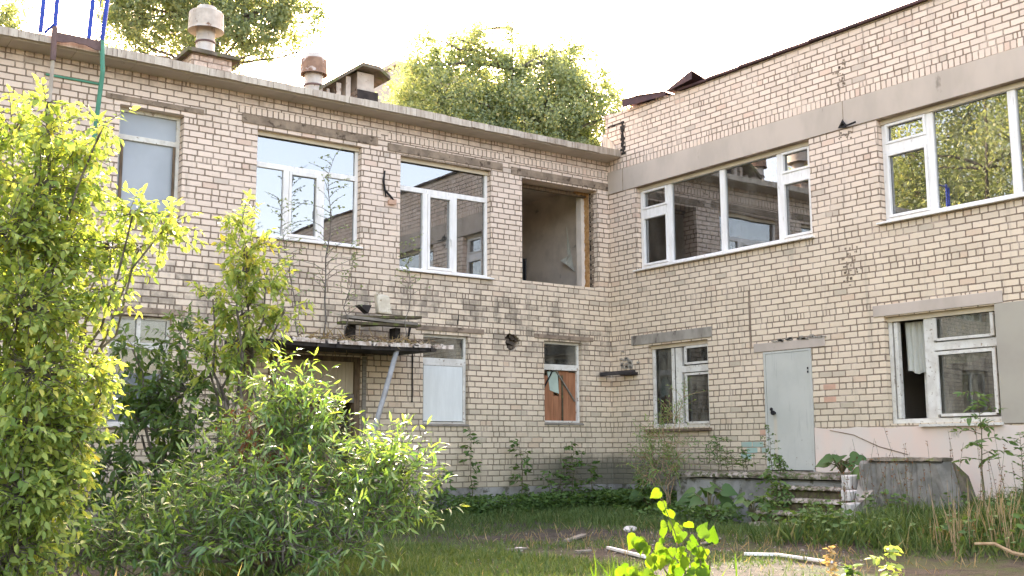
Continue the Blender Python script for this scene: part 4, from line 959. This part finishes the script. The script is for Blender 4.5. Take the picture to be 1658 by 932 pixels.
# ---- big yellow-green shrub, left foreground
def B_(x, y, r, t, fac=1., ts=0.): return (A(x, y, t), (px(t, r), px(t, r), px(t, r)*.75), fac*.85, ts)
t = 9.4
bl = [B_(75, 165, 14, t, .16, .1), B_(20, 215, 32, t+.3, .5, .1), B_(80, 215, 22, t, .3, .1), B_(120, 240, 26, t+.2, .45, .1), B_(165, 205, 10, t, .12, .1), B_(60, 310, 60, t, 1.3, .1), B_(130, 310, 34, t+.3, .7, 0), B_(20, 380, 66, t-.3, 1.4, .15), B_(215, 345, 18, t, .28, .1), B_(265, 368, 16, t+.2, .22, .1),
      B_(90, 410, 56, t, 1.2, .1), B_(180, 400, 24, t+.3, .4, 0), B_(225, 400, 14, t+.3, .15, 0), B_(30, 500, 70, t-.5, 1.6, .12), B_(110, 500, 36, t, .8, .12), B_(165, 470, 20, t, .2, .0), B_(60, 600, 76, t-.4, 1.6, .1), B_(140, 590, 22, t, .45, .2), B_(165, 640, 14, t, .2, .2), B_(40, 700, 82, t-.5, 2.0, -.05), B_(110, 690, 36, t-.2, .8, .1),
      B_(40, 800, 78, t-.6, 1.9, -.1), B_(100, 760, 30, t-.4, .5, 0), B_(10, 890, 80, t-.6, 1.7, -.1), B_(-40, 450, 80, t, 1, 0), B_(-50, 700, 90, t, 1, 0), B_(-50, 250, 60, t, .7, 0)]
b0 = at(-10, 930, t); shrub('maple_shrub', (b0[0], b0[1], height(b0[0], b0[1])), bl, 'big sunlit yellow-green ash-leaved maple filling the left edge', 'shrub', 'lf_yellow', L=.10, Wr=.5, twigs=100, per=8, tl=.27, up=.0, droop=.35, seed=31, r0=.022, hang=.35)
# long leader shoots above it
for i, (x, y, lab) in enumerate(((78, 165, 0), (170, 200, 0))): pass

# ---- maple sapling by the canopy (sunlight on the upper part also put into its leaf tint)
t = 13.4
bl = [B_(392, 360, 16, t, .35, .25), B_(400, 400, 30, t, .7, .2), B_(385, 440, 26, t, .6, .1), B_(430, 450, 30, t, .6, .05), B_(400, 500, 48, t, 1.2, 0), B_(460, 500, 24, t, .35, 0), B_(390, 560, 45, t, 1., 0), B_(350, 600, 40, t, .8, 0), B_(330, 540, 22, t, .2, 0), B_(345, 480, 18, t, .2, 0)]
b0 = gp(385, 848, 0); b0 = at(390, 830, t); shrub('maple_sapling', (b0[0], b0[1], .05), bl, 'slim maple sapling left of the canopy with a bright yellow-green top', 'sapling', 'lf_yellow', L=.125, Wr=.42, twigs=38, per=6, tl=.26, up=.3, droop=.35, seed=32, r0=.03, hang=.5, pinnate=True)
# ---- dark shaded shrub behind
t = 13.6
bl = [B_(250, 620, 50, t, 1, 0), B_(310, 640, 60, t, 1.2, 0), B_(300, 560, 40, t+.4, .7, 0), B_(230, 690, 60, t, 1.1, 0), B_(320, 710, 65, t-.2, 1.3, 0), B_(250, 760, 65, t-.2, 1.2, 0), B_(215, 560, 24, t, .35, 0), B_(340, 770, 60, t-.3, 1., 0), B_(280, 820, 70, t-.4, 1, 0), B_(180, 760, 60, t-.4, 1, 0), B_(150, 830, 50, t-.6, .9, 0), B_(210, 850, 50, t-.8, .9, 0), B_(140, 700, 40, t-.2, .5, 0), B_(240, 640, 40, t, .6, 0)]
b0 = at(280, 860, t); shrub('maple_shrub', (b0[0], b0[1], .05), bl, 'dark green shaded maple shrub in front of the frosted ground floor window', 'shrub', 'lf_elder', L=.14, Wr=.42, twigs=34, per=6, tl=.34, up=.25, droop=.4, seed=33, r0=.035, hang=.5, pinnate=True)
# ---- willow thicket
t = 10.6
bl = [B_(480, 655, 24, t+.3, .6, .1), B_(505, 700, 28, t+.2, .7, .0), B_(470, 690, 36, t+.2, .8, 0), B_(455, 640, 18, t+.3, .35, .15), B_(430, 670, 30, t+.5, .5, .1), B_(520, 720, 28, t+.3, .5, 0), B_(455, 725, 45, t+.2, .9, 0), B_(575, 780, 48, t, 1., .1), B_(630, 745, 26, t, .6, .25), B_(640, 770, 48, t, .9, .1), B_(495, 800, 70, t-.3, 1.3, 0), B_(610, 820, 65, t-.2, 1.2, 0), B_(670, 830, 26, t, .4, .1),
      B_(400, 810, 85, t-.5, 1.5, -.05), B_(320, 790, 60, t-.2, 1., 0), B_(330, 870, 85, t-.8, 1.5, -.1), B_(460, 870, 80, t-.8, 1.4, -.05), B_(560, 880, 60, t-.7, 1, 0), B_(240, 850, 75, t-.6, 1.1, -.1), B_(190, 880, 60, t-.8, 1.1, -.1), B_(130, 900, 50, t-.8, .8, -.1), B_(280, 900, 50, t-1, .8, -.1), B_(448, 600, 12, t+.3, .12, .2), B_(375, 720, 36, t+.2, .5, 0)]
b0 = at(450, 905, t); shrub('willow_bush', (b0[0], b0[1], .0), bl, 'wide willow thicket with narrow silvery-green leaves in front of the doorway', 'bush', 'lf_willow', L=.135, Wr=.22, twigs=50, per=10, tl=.38, up=.55, droop=.35, shape='lance', seed=34, r0=.022, hang=.35)
# withered dock stalks inside it
t = 10.6
bl = [B_(415, 690, 22, t, .5), B_(440, 730, 30, t, .9), B_(405, 720, 20, t, .5), B_(455, 765, 22, t, .6), B_(395, 660, 12, t, .25)]
b0 = at(430, 905, t); shrub('withered_weed', (b0[0], b0[1], .0), bl, 'rust-brown withered weed hanging inside the willow thicket', 'weed', 'lf_rust', L=.06, Wr=.4, twigs=26, per=8, tl=.28, up=-.6, droop=.4, seed=35, r0=.008, hang=1.2, stemm='oldwood', twr=.002)

# ---- birch saplings rooted on the canopy
def sapling(name, pts, label, cat, leafm, L, nb, bl_, seed, r0=.014, Wr=.6, per=5, up=.5, shape='ovate', stemm='bark', group=None, start=.3, hang=.3, pinnate=False, droop=.25):
    r_ = np.random.default_rng(seed); root = empty(name, pts[0], label, cat, group); st = MB(); n_ = len(pts)
    st.tube([Vector(p) for p in pts], [r0*(1-.8*i/(n_-1)) for i in range(n_)], 6); P, D, T, NL = [], [], [], []
    pa = np.array(pts, float)
    for i in range(nb):
        t_ = start+(1-start)*(i+.5)/nb; q = t_*(n_-1); j = min(int(q), n_-2); p = pa[j]+(pa[j+1]-pa[j])*(q-j)
        a = r_.uniform(0, 2*pi) if not pinnate else i*2.4; d = norm(np.array([cos(a), sin(a), up*r_.uniform(.6, 1.4)])); l = bl_*(1-.6*t_)*r_.uniform(.6, 1.3)
        e = [p+d*l*k_/per+np.array([0, 0, -hang*l*(k_/per)**2]) for k_ in range(per+1)]
        st.tube([Vector(x) for x in (e[0], e[per//2], e[-1])], [r0*.4, r0*.3, r0*.15], 4, False)
        sd_ = norm(np.cross(d, np.array([0, 0, 1.])+r_.normal(0, .3, 3)))
        for k_ in range(1, per+1):
            for sg in ((1, -1) if pinnate else (1 if k_ % 2 else -1,)):
                P.append(e[k_]); D.append(norm(d*.5+sd_*sg+np.array([0, 0, -hang*.6])+r_.normal(0, .25, 3))); T.append(r_.uniform(0, .9)); NL.append(r_.uniform(.6, 1.15))
        P.append(e[-1]); D.append(norm(d+np.array([0, 0, -hang]))); T.append(.6); NL.append(.9)
    st.build('stem', M[stemm], root); P, D, T, NL = map(np.array, (P, D, T, NL))
    leaves(P, D, L*NL, L*Wr*NL, T, 'foliage', M[leafm], root, droop, shape=shape, seed=seed); return root
cz = 2.9
def stemline(x0, y0, xt, yt, z0, zt_, seed, n_=9, j=.05):
    r_ = random.Random(seed); return [(x0+(xt-x0)*i/n_+r_.uniform(-j, j)*(i > 0), y0+(yt-y0)*i/n_+r_.uniform(-j, j)*(i > 0), z0+(zt_-z0)*i/n_) for i in range(n_+1)]
sapling('birch_sapling', stemline(-6.62, -.55, -6.55, -.6, cz, 6.0, 1), 'tallest thin birch sapling rooted on the canopy, crossing the window', 'sapling', 'lf_birch_hazed', .06, 34, .75, 71, r0=.016, up=1.0, start=.25)
sapling('birch_sapling', stemline(-7.0, -.5, -7.45, -.5, cz, 5.2, 2), 'leaning birch sapling at the left part of the canopy', 'sapling', 'lf_birch_hazed', .06, 26, .6, 72, r0=.012, up=.9, start=.3)
sapling('birch_sapling', stemline(-6.3, -.7, -6.2, -.7, cz, 4.6, 3), 'short birch sapling on the canopy left of the plank stack', 'sapling', 'lf_birch_hazed', .055, 20, .5, 73, r0=.01, up=.8, start=.2)
sapling('birch_sapling', stemline(-5.2, -.75, -5.05, -.7, cz, 4.75, 4), 'thin birch sapling growing past the white canister towards the middle window', 'sapling', 'lf_birch_hazed', .055, 22, .5, 74, r0=.009, up=.8, start=.45)
gg = empty('dry_grass_tuft', (-6.4, -1.0, cz), 'matted dry grass on top of the canopy', 'grass tuft')
r_ = np.random.default_rng(5); n_ = 260; P = np.stack([r_.uniform(-7.2, -4.9, n_), r_.uniform(-1.2, -.2, n_), np.full(n_, cz-.02)], -1); D = norm(r_.normal(0, 1, (n_, 3))*np.array([1, .6, .3])+np.array([0, 0, .55]))
leaves(P, D, r_.uniform(.12, .35, n_), np.full(n_, .012), r_.uniform(0, 1, n_), 'blades', M['lf_dry'], gg, .5, shape='lance', seed=3)

# ---- climbing / wall weeds along the left wing foot
def wallweed(x, y, h, label, seed, nb=16, bl_=.28, leafm='lf_weed', L=.11, name='weed', Wr=.5, **kw):
    return sapling(name, stemline(x, y, x+random.Random(seed).uniform(-.06, .06), y, height(x, y), h, seed, 7, .03), label, 'weed', leafm, L, nb, bl_, seed, r0=.009, up=.35, start=.12, stemm='stem', Wr=Wr, **kw)
wallweed(-3.55, -.28, 1.55, 'slim dark nettle-like weed beneath the white-boarded window', 81, 18, .22)
wallweed(-2.45, -.3, 1.35, 'dense upright weed under the round wall hole', 82, 22, .3)
wallweed(-1.3, -.35, 1.3, 'tall pale weed beneath the orange-boarded window', 83, 22, .38)
wallweed(-1.65, -.4, 1.0, 'lower leafy weed left of the tall pale weed near the corner', 84, 16, .4)
wallweed(-.95, -.5, .95, 'bushy weed close to the inner corner on the left wing side', 85, 18, .38)
wallweed(-2.0, -.5, .8, 'small weed between the round hole and the orange-boarded window', 86, 14, .34)
wallweed(-4.25, -.45, .8, 'low weed at the wall foot right of the willow thicket', 87, 14, .36)
wallweed(-.75, -1.7, .72, 'rounded weed clump on the right wing side of the inner corner', 88, 24, .42)
# low leafy ground weeds by the wall
r_ = np.random.default_rng(77); Ps, Ds, Ls, Ts = [], [], [], []
def herb(c, n_, rad, h, L_):
    for i in range(n_):
        p = np.array([c[0]+r_.normal(0, rad), c[1]+r_.normal(0, rad), 0]); p[2] = max(height(p[0], p[1]), 0)+r_.uniform(.02, h)
        if p[0] > -.1 or p[1] > -.1: continue
        Ps.append(p); Ds.append(norm(np.append(r_.normal(0, 1, 2), r_.uniform(-.1, .6)))); Ls.append(L_*r_.uniform(.5, 1.2)); Ts.append(r_.uniform(0, .85))
for i in range(120):
    x = r_.uniform(-6.3, -.3); herb((x, -.25-abs(r_.normal(0, .35))), 55, .13, .34, .085)
for i in range(50): herb((-.3-abs(r_.normal(0, .35)), r_.uniform(-3.4, -.4)), 55, .13, .36, .10)
for i in range(26): herb((r_.uniform(-2.5, -1.4), r_.uniform(-5.2, -3.2)), 50, .14, .28, .09)
for i in range(60): herb((r_.uniform(-3.4, -.2), r_.uniform(-13, -7.)), 50, .18, .36, .09)
for i in range(40): herb((r_.uniform(-1.1, -.1), r_.uniform(-6.2, -3.0)), 0, .1, .1, .06)
hb = leaves(np.array(Ps), np.array(Ds), np.array(Ls), np.array(Ls)*.55, np.array(Ts), 'ground_weeds', M['lf_weed'], None, .3, seed=9)
tag(hb, 'low leafy weeds spreading along the wall foot', 'ground cover', kind='stuff')
# plants on the landing
def lp(x, y, h, label, seed, nb=14, bl_=.25, leafm='lf_weed', L=.07, z0=.8, **kw):
    return sapling('weed', stemline(x, y, x-.05, y, z0, h, seed, 6, .03), label, 'weed', leafm, L, nb, bl_, seed, r0=.007, up=.6, start=.1, stemm='stem', **kw)
lp(-.85, -4.25, 1.18, 'small green weed at the left foot of the steel door', 91, 16, .2)
lp(-.8, -4.75, 1.55, 'spindly weed standing in front of the right half of the steel door', 92, 18, .2, L=.05)
lp(-.7, -3.5, 1.35, 'olive-green bushy weed on the left end of the landing', 93, 40, .42, L=.08, Wr=.3, shape='lance')
lp(-.9, -3.9, 1.15, 'low reddish-green weed in the middle of the landing', 94, 26, .3, L=.06, Wr=.3, shape='lance')
lp(-1.15, -5.2, 1.1, 'trailing weed spilling over the top step', 95, 26, .3, L=.06, hang=.9)
lp(-1.7, -5.7, .7, 'green weed tuft sprouting from the middle of the steps', 97, 22, .32, L=.08, z0=.3, hang=.7)
lp(-2.2, -5.9, .5, 'leafy weed at the bottom step', 98, 22, .34, L=.09, z0=.1, hang=.4)
lp(-2.0, -6.5, .42, 'small weed below the white blocks of the steps', 99, 16, .26, L=.07, z0=.1, hang=.4)
lp(-1.5, -5.35, .85, 'trailing weed on the lower left part of the steps', 96, 24, .35, L=.07, z0=.45, hang=.7)
# dark feathery bush left of the landing
bl = [((-1.25, -2.75, 1.35), .3, 1.), ((-1.3, -2.55, 1.05), .36, 1.2), ((-1.2, -2.95, 1.0), .33, 1), ((-1.1, -2.9, 1.75), .16, .5), ((-1.05, -3.05, 2.05), .1, .2), ((-1.5, -2.7, .75), .3, .8)]
shrub('willow_bush', (-1.3, -2.85, .05), bl, 'small dark feathery willow bush left of the landing with bare straw-coloured stalks', 'bush', 'lf_willow', L=.09, Wr=.2, twigs=44, per=9, tl=.32, up=.5, shape='lance', seed=41, r0=.012, hang=.2, stemm='drystem', tintb=None)
# burdock rosettes
def burdock(c, nl, L_, label, seed, h=.35):
    r_ = np.random.default_rng(seed); root = empty('burdock', c, label, 'plant'); st = MB(); P, D, Ls_ = [], [], []; c = np.array(c)
    for i in range(nl):
        a = i*2.4+r_.uniform(-.3, .3); o = np.array([cos(a), sin(a), 0]); hh = h*r_.uniform(.4, 1.1); q = r_.uniform(.4, 1.)*L_
        tip = c+o*q+np.array([0, 0, hh]); st.tube([Vector(c), Vector(c+o*q*.4+np.array([0, 0, hh*.8])), Vector(tip)], [.012, .01, .007], 5, False)
        P.append(tip); D.append(norm(o+np.array([0, 0, -.15]))); Ls_.append(L_*r_.uniform(.7, 1.15))
    st.build('stem', M['stem'], root); P, D, Ls_ = map(np.array, (P, D, Ls_))
    up_ = norm(np.array([0, 0, 1.])+norm(CAM*np.array([1, 1, 0])-c*np.array([1, 1, 0]))*.9+r_.normal(0, .3, (len(P), 3)))
    leaves(P, D, Ls_, Ls_*.95, r_.uniform(0, .7, len(P)), 'foliage', M['lf_weed'], root, .3, nrm=up_, shape='heart', seed=seed)
burdock((-2.0, -4.5, .05), 12, .30, 'burdock with big leaves against the grey base of the landing', 1, .5)
burdock((-1.9, -5.3, .05), 9, .24, 'smaller burdock at the left foot of the steps', 2, .4)
burdock((-.9, -2.0, .05), 10, .24, 'burdock in shade right of the inner corner', 3, .35)
burdock((-1.0, -6.25, .8), 12, .24, 'burdock on the right corner of the landing above the steps', 4, .25)
burdock((-1.1, -6.75, .62), 7, .17, 'small burdock hanging over the white block of the steps', 5, .22)
burdock((-5.4, -1.3, .02), 9, .22, 'burdock between the willow thicket and the left wing foot', 6, .3)
# ash sapling in front of the pink render
sapling('ash_sapling', [(-1.2, -8.6, .3), (-1.22, -8.6, .9), (-1.2, -8.62, 1.4), (-1.22, -8.6, 1.9)], 'young ash sapling with feathered leaves before the curtained window', 'sapling', 'lf_weed', .13, 15, .52, 101, r0=.014, up=.55, start=.35, pinnate=True, per=4, Wr=.36, stemm='stem', hang=.4)
sapling('ash_sapling', [(-.9, -8.95, .3), (-.95, -9.0, .9), (-.93, -8.98, 1.35)], 'smaller feathery sapling right of the young ash', 'sapling', 'lf_weed', .07, 22, .28, 102, r0=.01, up=.8, start=.15, stemm='stem', per=6, Wr=.35)
# weeds in the foreground right
c_ = at(1440, 932, 8.2)
sapling('weed', stemline(c_[0], c_[1], c_[0], c_[1]+.02, .05, .46, 6, 6, .02), 'pale green weed at the bottom edge right of the long white strip', 'weed', 'lf_yellow', .08, 12, .18, 111, r0=.006, up=.4, start=.1, stemm='stem')
c_ = at(1385, 932, 8.4)
sapling('weed', stemline(c_[0], c_[1], c_[0], c_[1]+.02, .05, .3, 7, 6, .02), 'low weed at the bottom edge just right of the pinkish flower spike', 'weed', 'lf_weed', .08, 10, .18, 112, r0=.006, up=.4, start=.1, stemm='stem')
c_ = at(1345, 960, 6.6)
sapling('dry_flower_spike', stemline(c_[0], c_[1], c_[0]+.01, c_[1], .1, .60, 8, 6, .01), 'dry pinkish flower spike at the bottom edge', 'flower', 'lf_dry', .035, 30, .05, 113, r0=.005, up=.4, start=.3, stemm='drystem')

# ---- sunlit heart-leaved sapling in the near foreground
t = 5.6
def fp(x, y, d=0.): return at(x, y, t+d)
root = empty('poplar_sapling', fp(1120, 1080), 'bright backlit sapling with heart-shaped yellow-green leaves in the bottom foreground', 'sapling')
stems = [[(1120, 1080), (1118, 980), (1105, 900), (1092, 860), (1078, 825), (1068, 790)], [(1120, 1060), (1125, 960), (1135, 910), (1115, 870), (1098, 850)], [(1118, 1040), (1100, 960), (1075, 920), (1050, 880), (1030, 858)],
         [(1120, 1050), (1145, 960), (1150, 910), (1135, 880)], [(1110, 1050), (1060, 970), (1020, 940), (1005, 925)]]
st = MB(); 
for s_ in stems: st.tube([Vector(fp(*p)) for p in s_], [.005, .0045, .004, .003, .002, .0015][:len(s_)], 6)
st.build('stem', M['stem'], root)
lv = [(1068, 795, 20, 200), (1072, 812, 22, 260), (1082, 825, 24, 320), (1090, 842, 20, 260), (1072, 855, 22, 265), (1078, 845, 15, 240), (1100, 850, 24, 250), (1112, 845, 20, 300), (1098, 864, 18, 250), (1030, 868, 28, 260), (1044, 882, 20, 290), (1060, 890, 22, 300), (1062, 905, 24, 270),
      (1075, 890, 26, 285), (1118, 870, 18, 320), (1140, 870, 26, 80), (1130, 888, 20, 280), (1098, 895, 16, 260), (1110, 905, 24, 260), (1130, 905, 24, 320), (1138, 920, 26, 250), (1098, 920, 26, 250), (1085, 930, 22, 270), (1112, 935, 24, 270), (1060, 930, 22, 250), (1045, 935, 20, 260),
      (1020, 918, 22, 270), (1030, 930, 22, 250), (1012, 912, 18, 265), (1145, 940, 22, 280), (1075, 945, 24, 260), (1120, 950, 26, 280), (1100, 955, 24, 260), (1050, 955, 24, 260), (1090, 905, 14, 240), (1125, 925, 18, 200), (1068, 880, 14, 250), (1105, 885, 14, 270)]
r_ = np.random.default_rng(9); P, D, Ls_, Nn = [], [], [], []
for x, y, s_, a in lv:
    for k_ in range(1 if y < 860 else 3):
        xx, yy = x+(r_.uniform(-14, 14) if k_ else 0), y+(r_.uniform(-8, 14) if k_ else 0); q = R(a+r_.uniform(-25, 25)); p = fp(xx, yy, r_.uniform(-.12, .12))
        P.append(p); D.append(AR*cos(q)+AU*sin(q)+AF*r_.uniform(-.3, .5)); Ls_.append(px(t, s_*r_.uniform(.85, 1.15))); Nn.append(norm(-AF+np.array([r_.normal(0, .35), r_.normal(0, .35), .5])))
Ls_ = np.array(Ls_)*.95
leaves(np.array(P), np.array(D), Ls_, Ls_*.88, r_.uniform(0, .85, len(P)), 'foliage', M['lf_bright'], root, .15, nrm=np.array(Nn), shape='heart', seed=4)
# sunlit blades at the bottom edge
def tuft(x, y, t, n_, h, label, mat, spread=.08, seed=1, w_=.006, cat='grass tuft', lean=.35):
    r_ = np.random.default_rng(seed); c = at(x, y, t); root = empty('grass_tuft', c, label, cat)
    P = c+np.stack([r_.normal(0, spread, n_), r_.normal(0, spread, n_), np.zeros(n_)], -1); D = norm(np.stack([r_.normal(0, lean, n_), r_.normal(0, lean, n_), np.ones(n_)], -1))
    return leaves(P, D, h*r_.uniform(.5, 1.1, n_), np.full(n_, w_), r_.uniform(0, 1, n_), 'blades', M[mat], root, .3, shape='lance', seed=seed, nrm=norm(r_.normal(0, 1, (n_, 3))*np.array([1, 1, .1]))) and root
tuft(995, 985, 6.2, 16, .30, 'sunlit grass blades at the bottom edge left of the bright sapling', 'lf_bright', .07, 1, .012)
tuft(190, 975, 7.5, 10, .28, 'few pale grass spikes at the bottom left edge', 'lf_dry', .12, 2, .008)
tuft(320, 975, 7.5, 8, .26, 'pale grass spikes at the bottom edge under the willow thicket', 'lf_dry', .10, 3, .008)
tuft(1110, 965, 6.0, 22, .25, 'bright short blades round the base of the foreground sapling', 'lf_bright', .12, 4, .01)

# ---- grass
def grass(name, n_, xf, h0, h1, wid, label, mat, seed, lean=.35, droop=.5, tb=0., tall_noise=True):
    r_ = np.random.default_rng(seed); xy = xf(r_, n_); z = height(xy[:, 0], xy[:, 1]); m = len(xy)
    cl = .55+.45*np.sin(xy[:, 0]*3.1+np.sin(xy[:, 1]*2.3)*2)*np.cos(xy[:, 1]*2.7+xy[:, 0])
    P = np.stack([xy[:, 0], xy[:, 1], z-.01], -1); D = norm(np.stack([r_.normal(0, lean, m), r_.normal(0, lean, m), np.ones(m)], -1))
    L_ = r_.uniform(h0, h1, m)*(.45+.75*np.clip(cl, 0, 1))
    o = leaves(P, D, L_, np.full(m, wid)*r_.uniform(.6, 1.3, m), np.clip(r_.normal(.4, .25, m)+tb, 0, 1), name, M[mat], None, droop, shape='lance', seed=seed, nrm=norm(r_.normal(0, 1, (m, 3))*np.array([1, 1, .1])))
    return tag(o, label, 'grass', kind='stuff')
def band(cx0, cx1, d0, d1, side):   # strips along the walls
    def f(r_, n_):
        u = r_.uniform(cx0, cx1, n_); d = np.abs(r_.normal(d0, d1, n_))+.06
        return np.stack([u, -d], -1) if side == 'L' else np.stack([-d, u], -1)
    return f
def keep(f, test):
    def g(r_, n_):
        q = f(r_, n_); return q[test(q[:, 0], q[:, 1], r_)]
    return g
def rect(x0, x1, y0, y1): return lambda r_, n_: np.stack([r_.uniform(x0, x1, n_), r_.uniform(y0, y1, n_)], -1)
notstep = lambda x, y, r_: ~((x > -3.6) & (y < -5.0) & (y > -7.4) & (np.random.default_rng(1).random(len(x)) < .75)) & ~((x > -2.25) & (y < -2.9) & (y > -7.1)) & ~((x > -1.5) & (y < -6.8) & (y > -8.4))
grass('grass', 11000, keep(band(-9, -.1, 1.0, .9, 'L'), notstep), .08, .22, .008, 'green grass along the foot of the left wing', 'lf_grass', 1)
grass('grass', 9000, keep(band(-7, -.1, 1.6, 1.1, 'R'), notstep), .08, .24, .008, 'green grass along the foot of the right wing', 'lf_grass', 2)
def pn(x, y): return np.sin(x*1.9+1.3*np.sin(y*1.1))+np.sin(y*2.3+x*.7)
grass('grass', 40000, keep(rect(-14, -2.5, -11, -1.5), lambda x, y, r_: (pn(x, y)+r_.normal(0, .5, len(x)) > .45)), .03, .11, .009, 'thin short grass over the earth yard', 'lf_grass', 3)
grass('grass', 16000, rect(-10.8, -7.2, -8.9, -4.2), .05, .16, .009, 'lush short lawn patch right of the willow thicket', 'lf_grass', 4)
grass('grass', 30000, keep(rect(-4.6, -.15, -13.5, -6.9), lambda x, y, r_: notstep(x, y, r_) & (x > -3.3+r_.normal(0, .4, len(x))-.1*(y+9))), .12, .42, .008, 'tall green grass on the bank at the right', 'lf_grass', 5, .3, .6)
grass('grass', 140, keep(rect(-3.4, -2.0, -10.2, -8.9), lambda x, y, r_: r_.random(len(x)) < .9), .3, .7, .006, 'dry straw-coloured grass at the right', 'lf_dry', 6, .22, .4)
grass('grass', 2600, rect(-3.3, -2.4, -7.2, -3.2), .05, .15, .006, 'grass before the landing', 'lf_grass', 7, .3, .5)
grass('grass', 700, keep(rect(-6.5, -2.2, -10.5, -3.8), notstep), .06, .22, .005, 'scattered dry stalks', 'lf_dry', 8, .5, .4)
# tall seed stalks before the low wall
root = empty('seed_stalks', (-1.8, -7.6, .3), 'thin brown seed stalks rising before the low grey wall', 'dry stalks'); st = MB(); r_ = np.random.default_rng(3); P, D = [], []
for i in range(46):
    x, y = r_.uniform(-2.3, -1.5), r_.uniform(-9.4, -6.9); z = height(x, y); h = r_.uniform(.5, 1.25); q = r_.normal(0, .12, 2)
    pts = [Vector((x, y, z)), Vector((x+q[0]*.4, y+q[1]*.4, z+h*.5)), Vector((x+q[0], y+q[1], z+h))]; st.tube(pts, [.004, .003, .002], 4, False)
    for k_ in range(10):
        tt = r_.uniform(.5, 1); P.append(np.array(pts[1].lerp(pts[2], (tt-.5)*2))); D.append(norm(r_.normal(0, 1, 3)+np.array([0, 0, .7])))
st.build('stem', M['rot'], root); P = np.array(P); leaves(P, np.array(D), np.full(len(P), .035), np.full(len(P), .012), r_.uniform(0, 1, len(P)), 'seed_heads', M['lf_rust'], root, .2, shape='lance')
root = empty('dry_stalks', (-2.6, -9.3, .3), 'upright clump of tan dry stalks at the right', 'dry stalks'); st = MB()
for i in range(26):
    x, y = r_.normal(-3.3, .25), r_.normal(-9.75, .3); z = height(x, y); h = r_.uniform(.35, .8); q = r_.normal(0, .1, 2)
    st.tube([Vector((x, y, z)), Vector((x+q[0]*.5, y+q[1]*.5, z+h*.5)), Vector((x+q[0], y+q[1], z+h))], [.005, .004, .002], 4, False)
st.build('stem', M['drystem'], root)
MB().tube([at(1578, 880, 10.2), at(1610, 880, 10.2), at(1640, 895, 10.1), at(1690, 905, 10.0)], [.012, .016, .018, .016], 6).build('x', M['drystem'])
bo = bpy.data.objects['x']; bo.name = 'fallen_branch'; tag(bo, 'bare tan branch lying across the grass at the right edge', 'branch')

for o in bpy.data.objects:
    if o.name.split('.')[0] in ('chipped_mortar', 'mortar_crust', 'moss', 'twigs', 'panel_joint', 'missing_bricks'): o['kind'] = 'stuff'
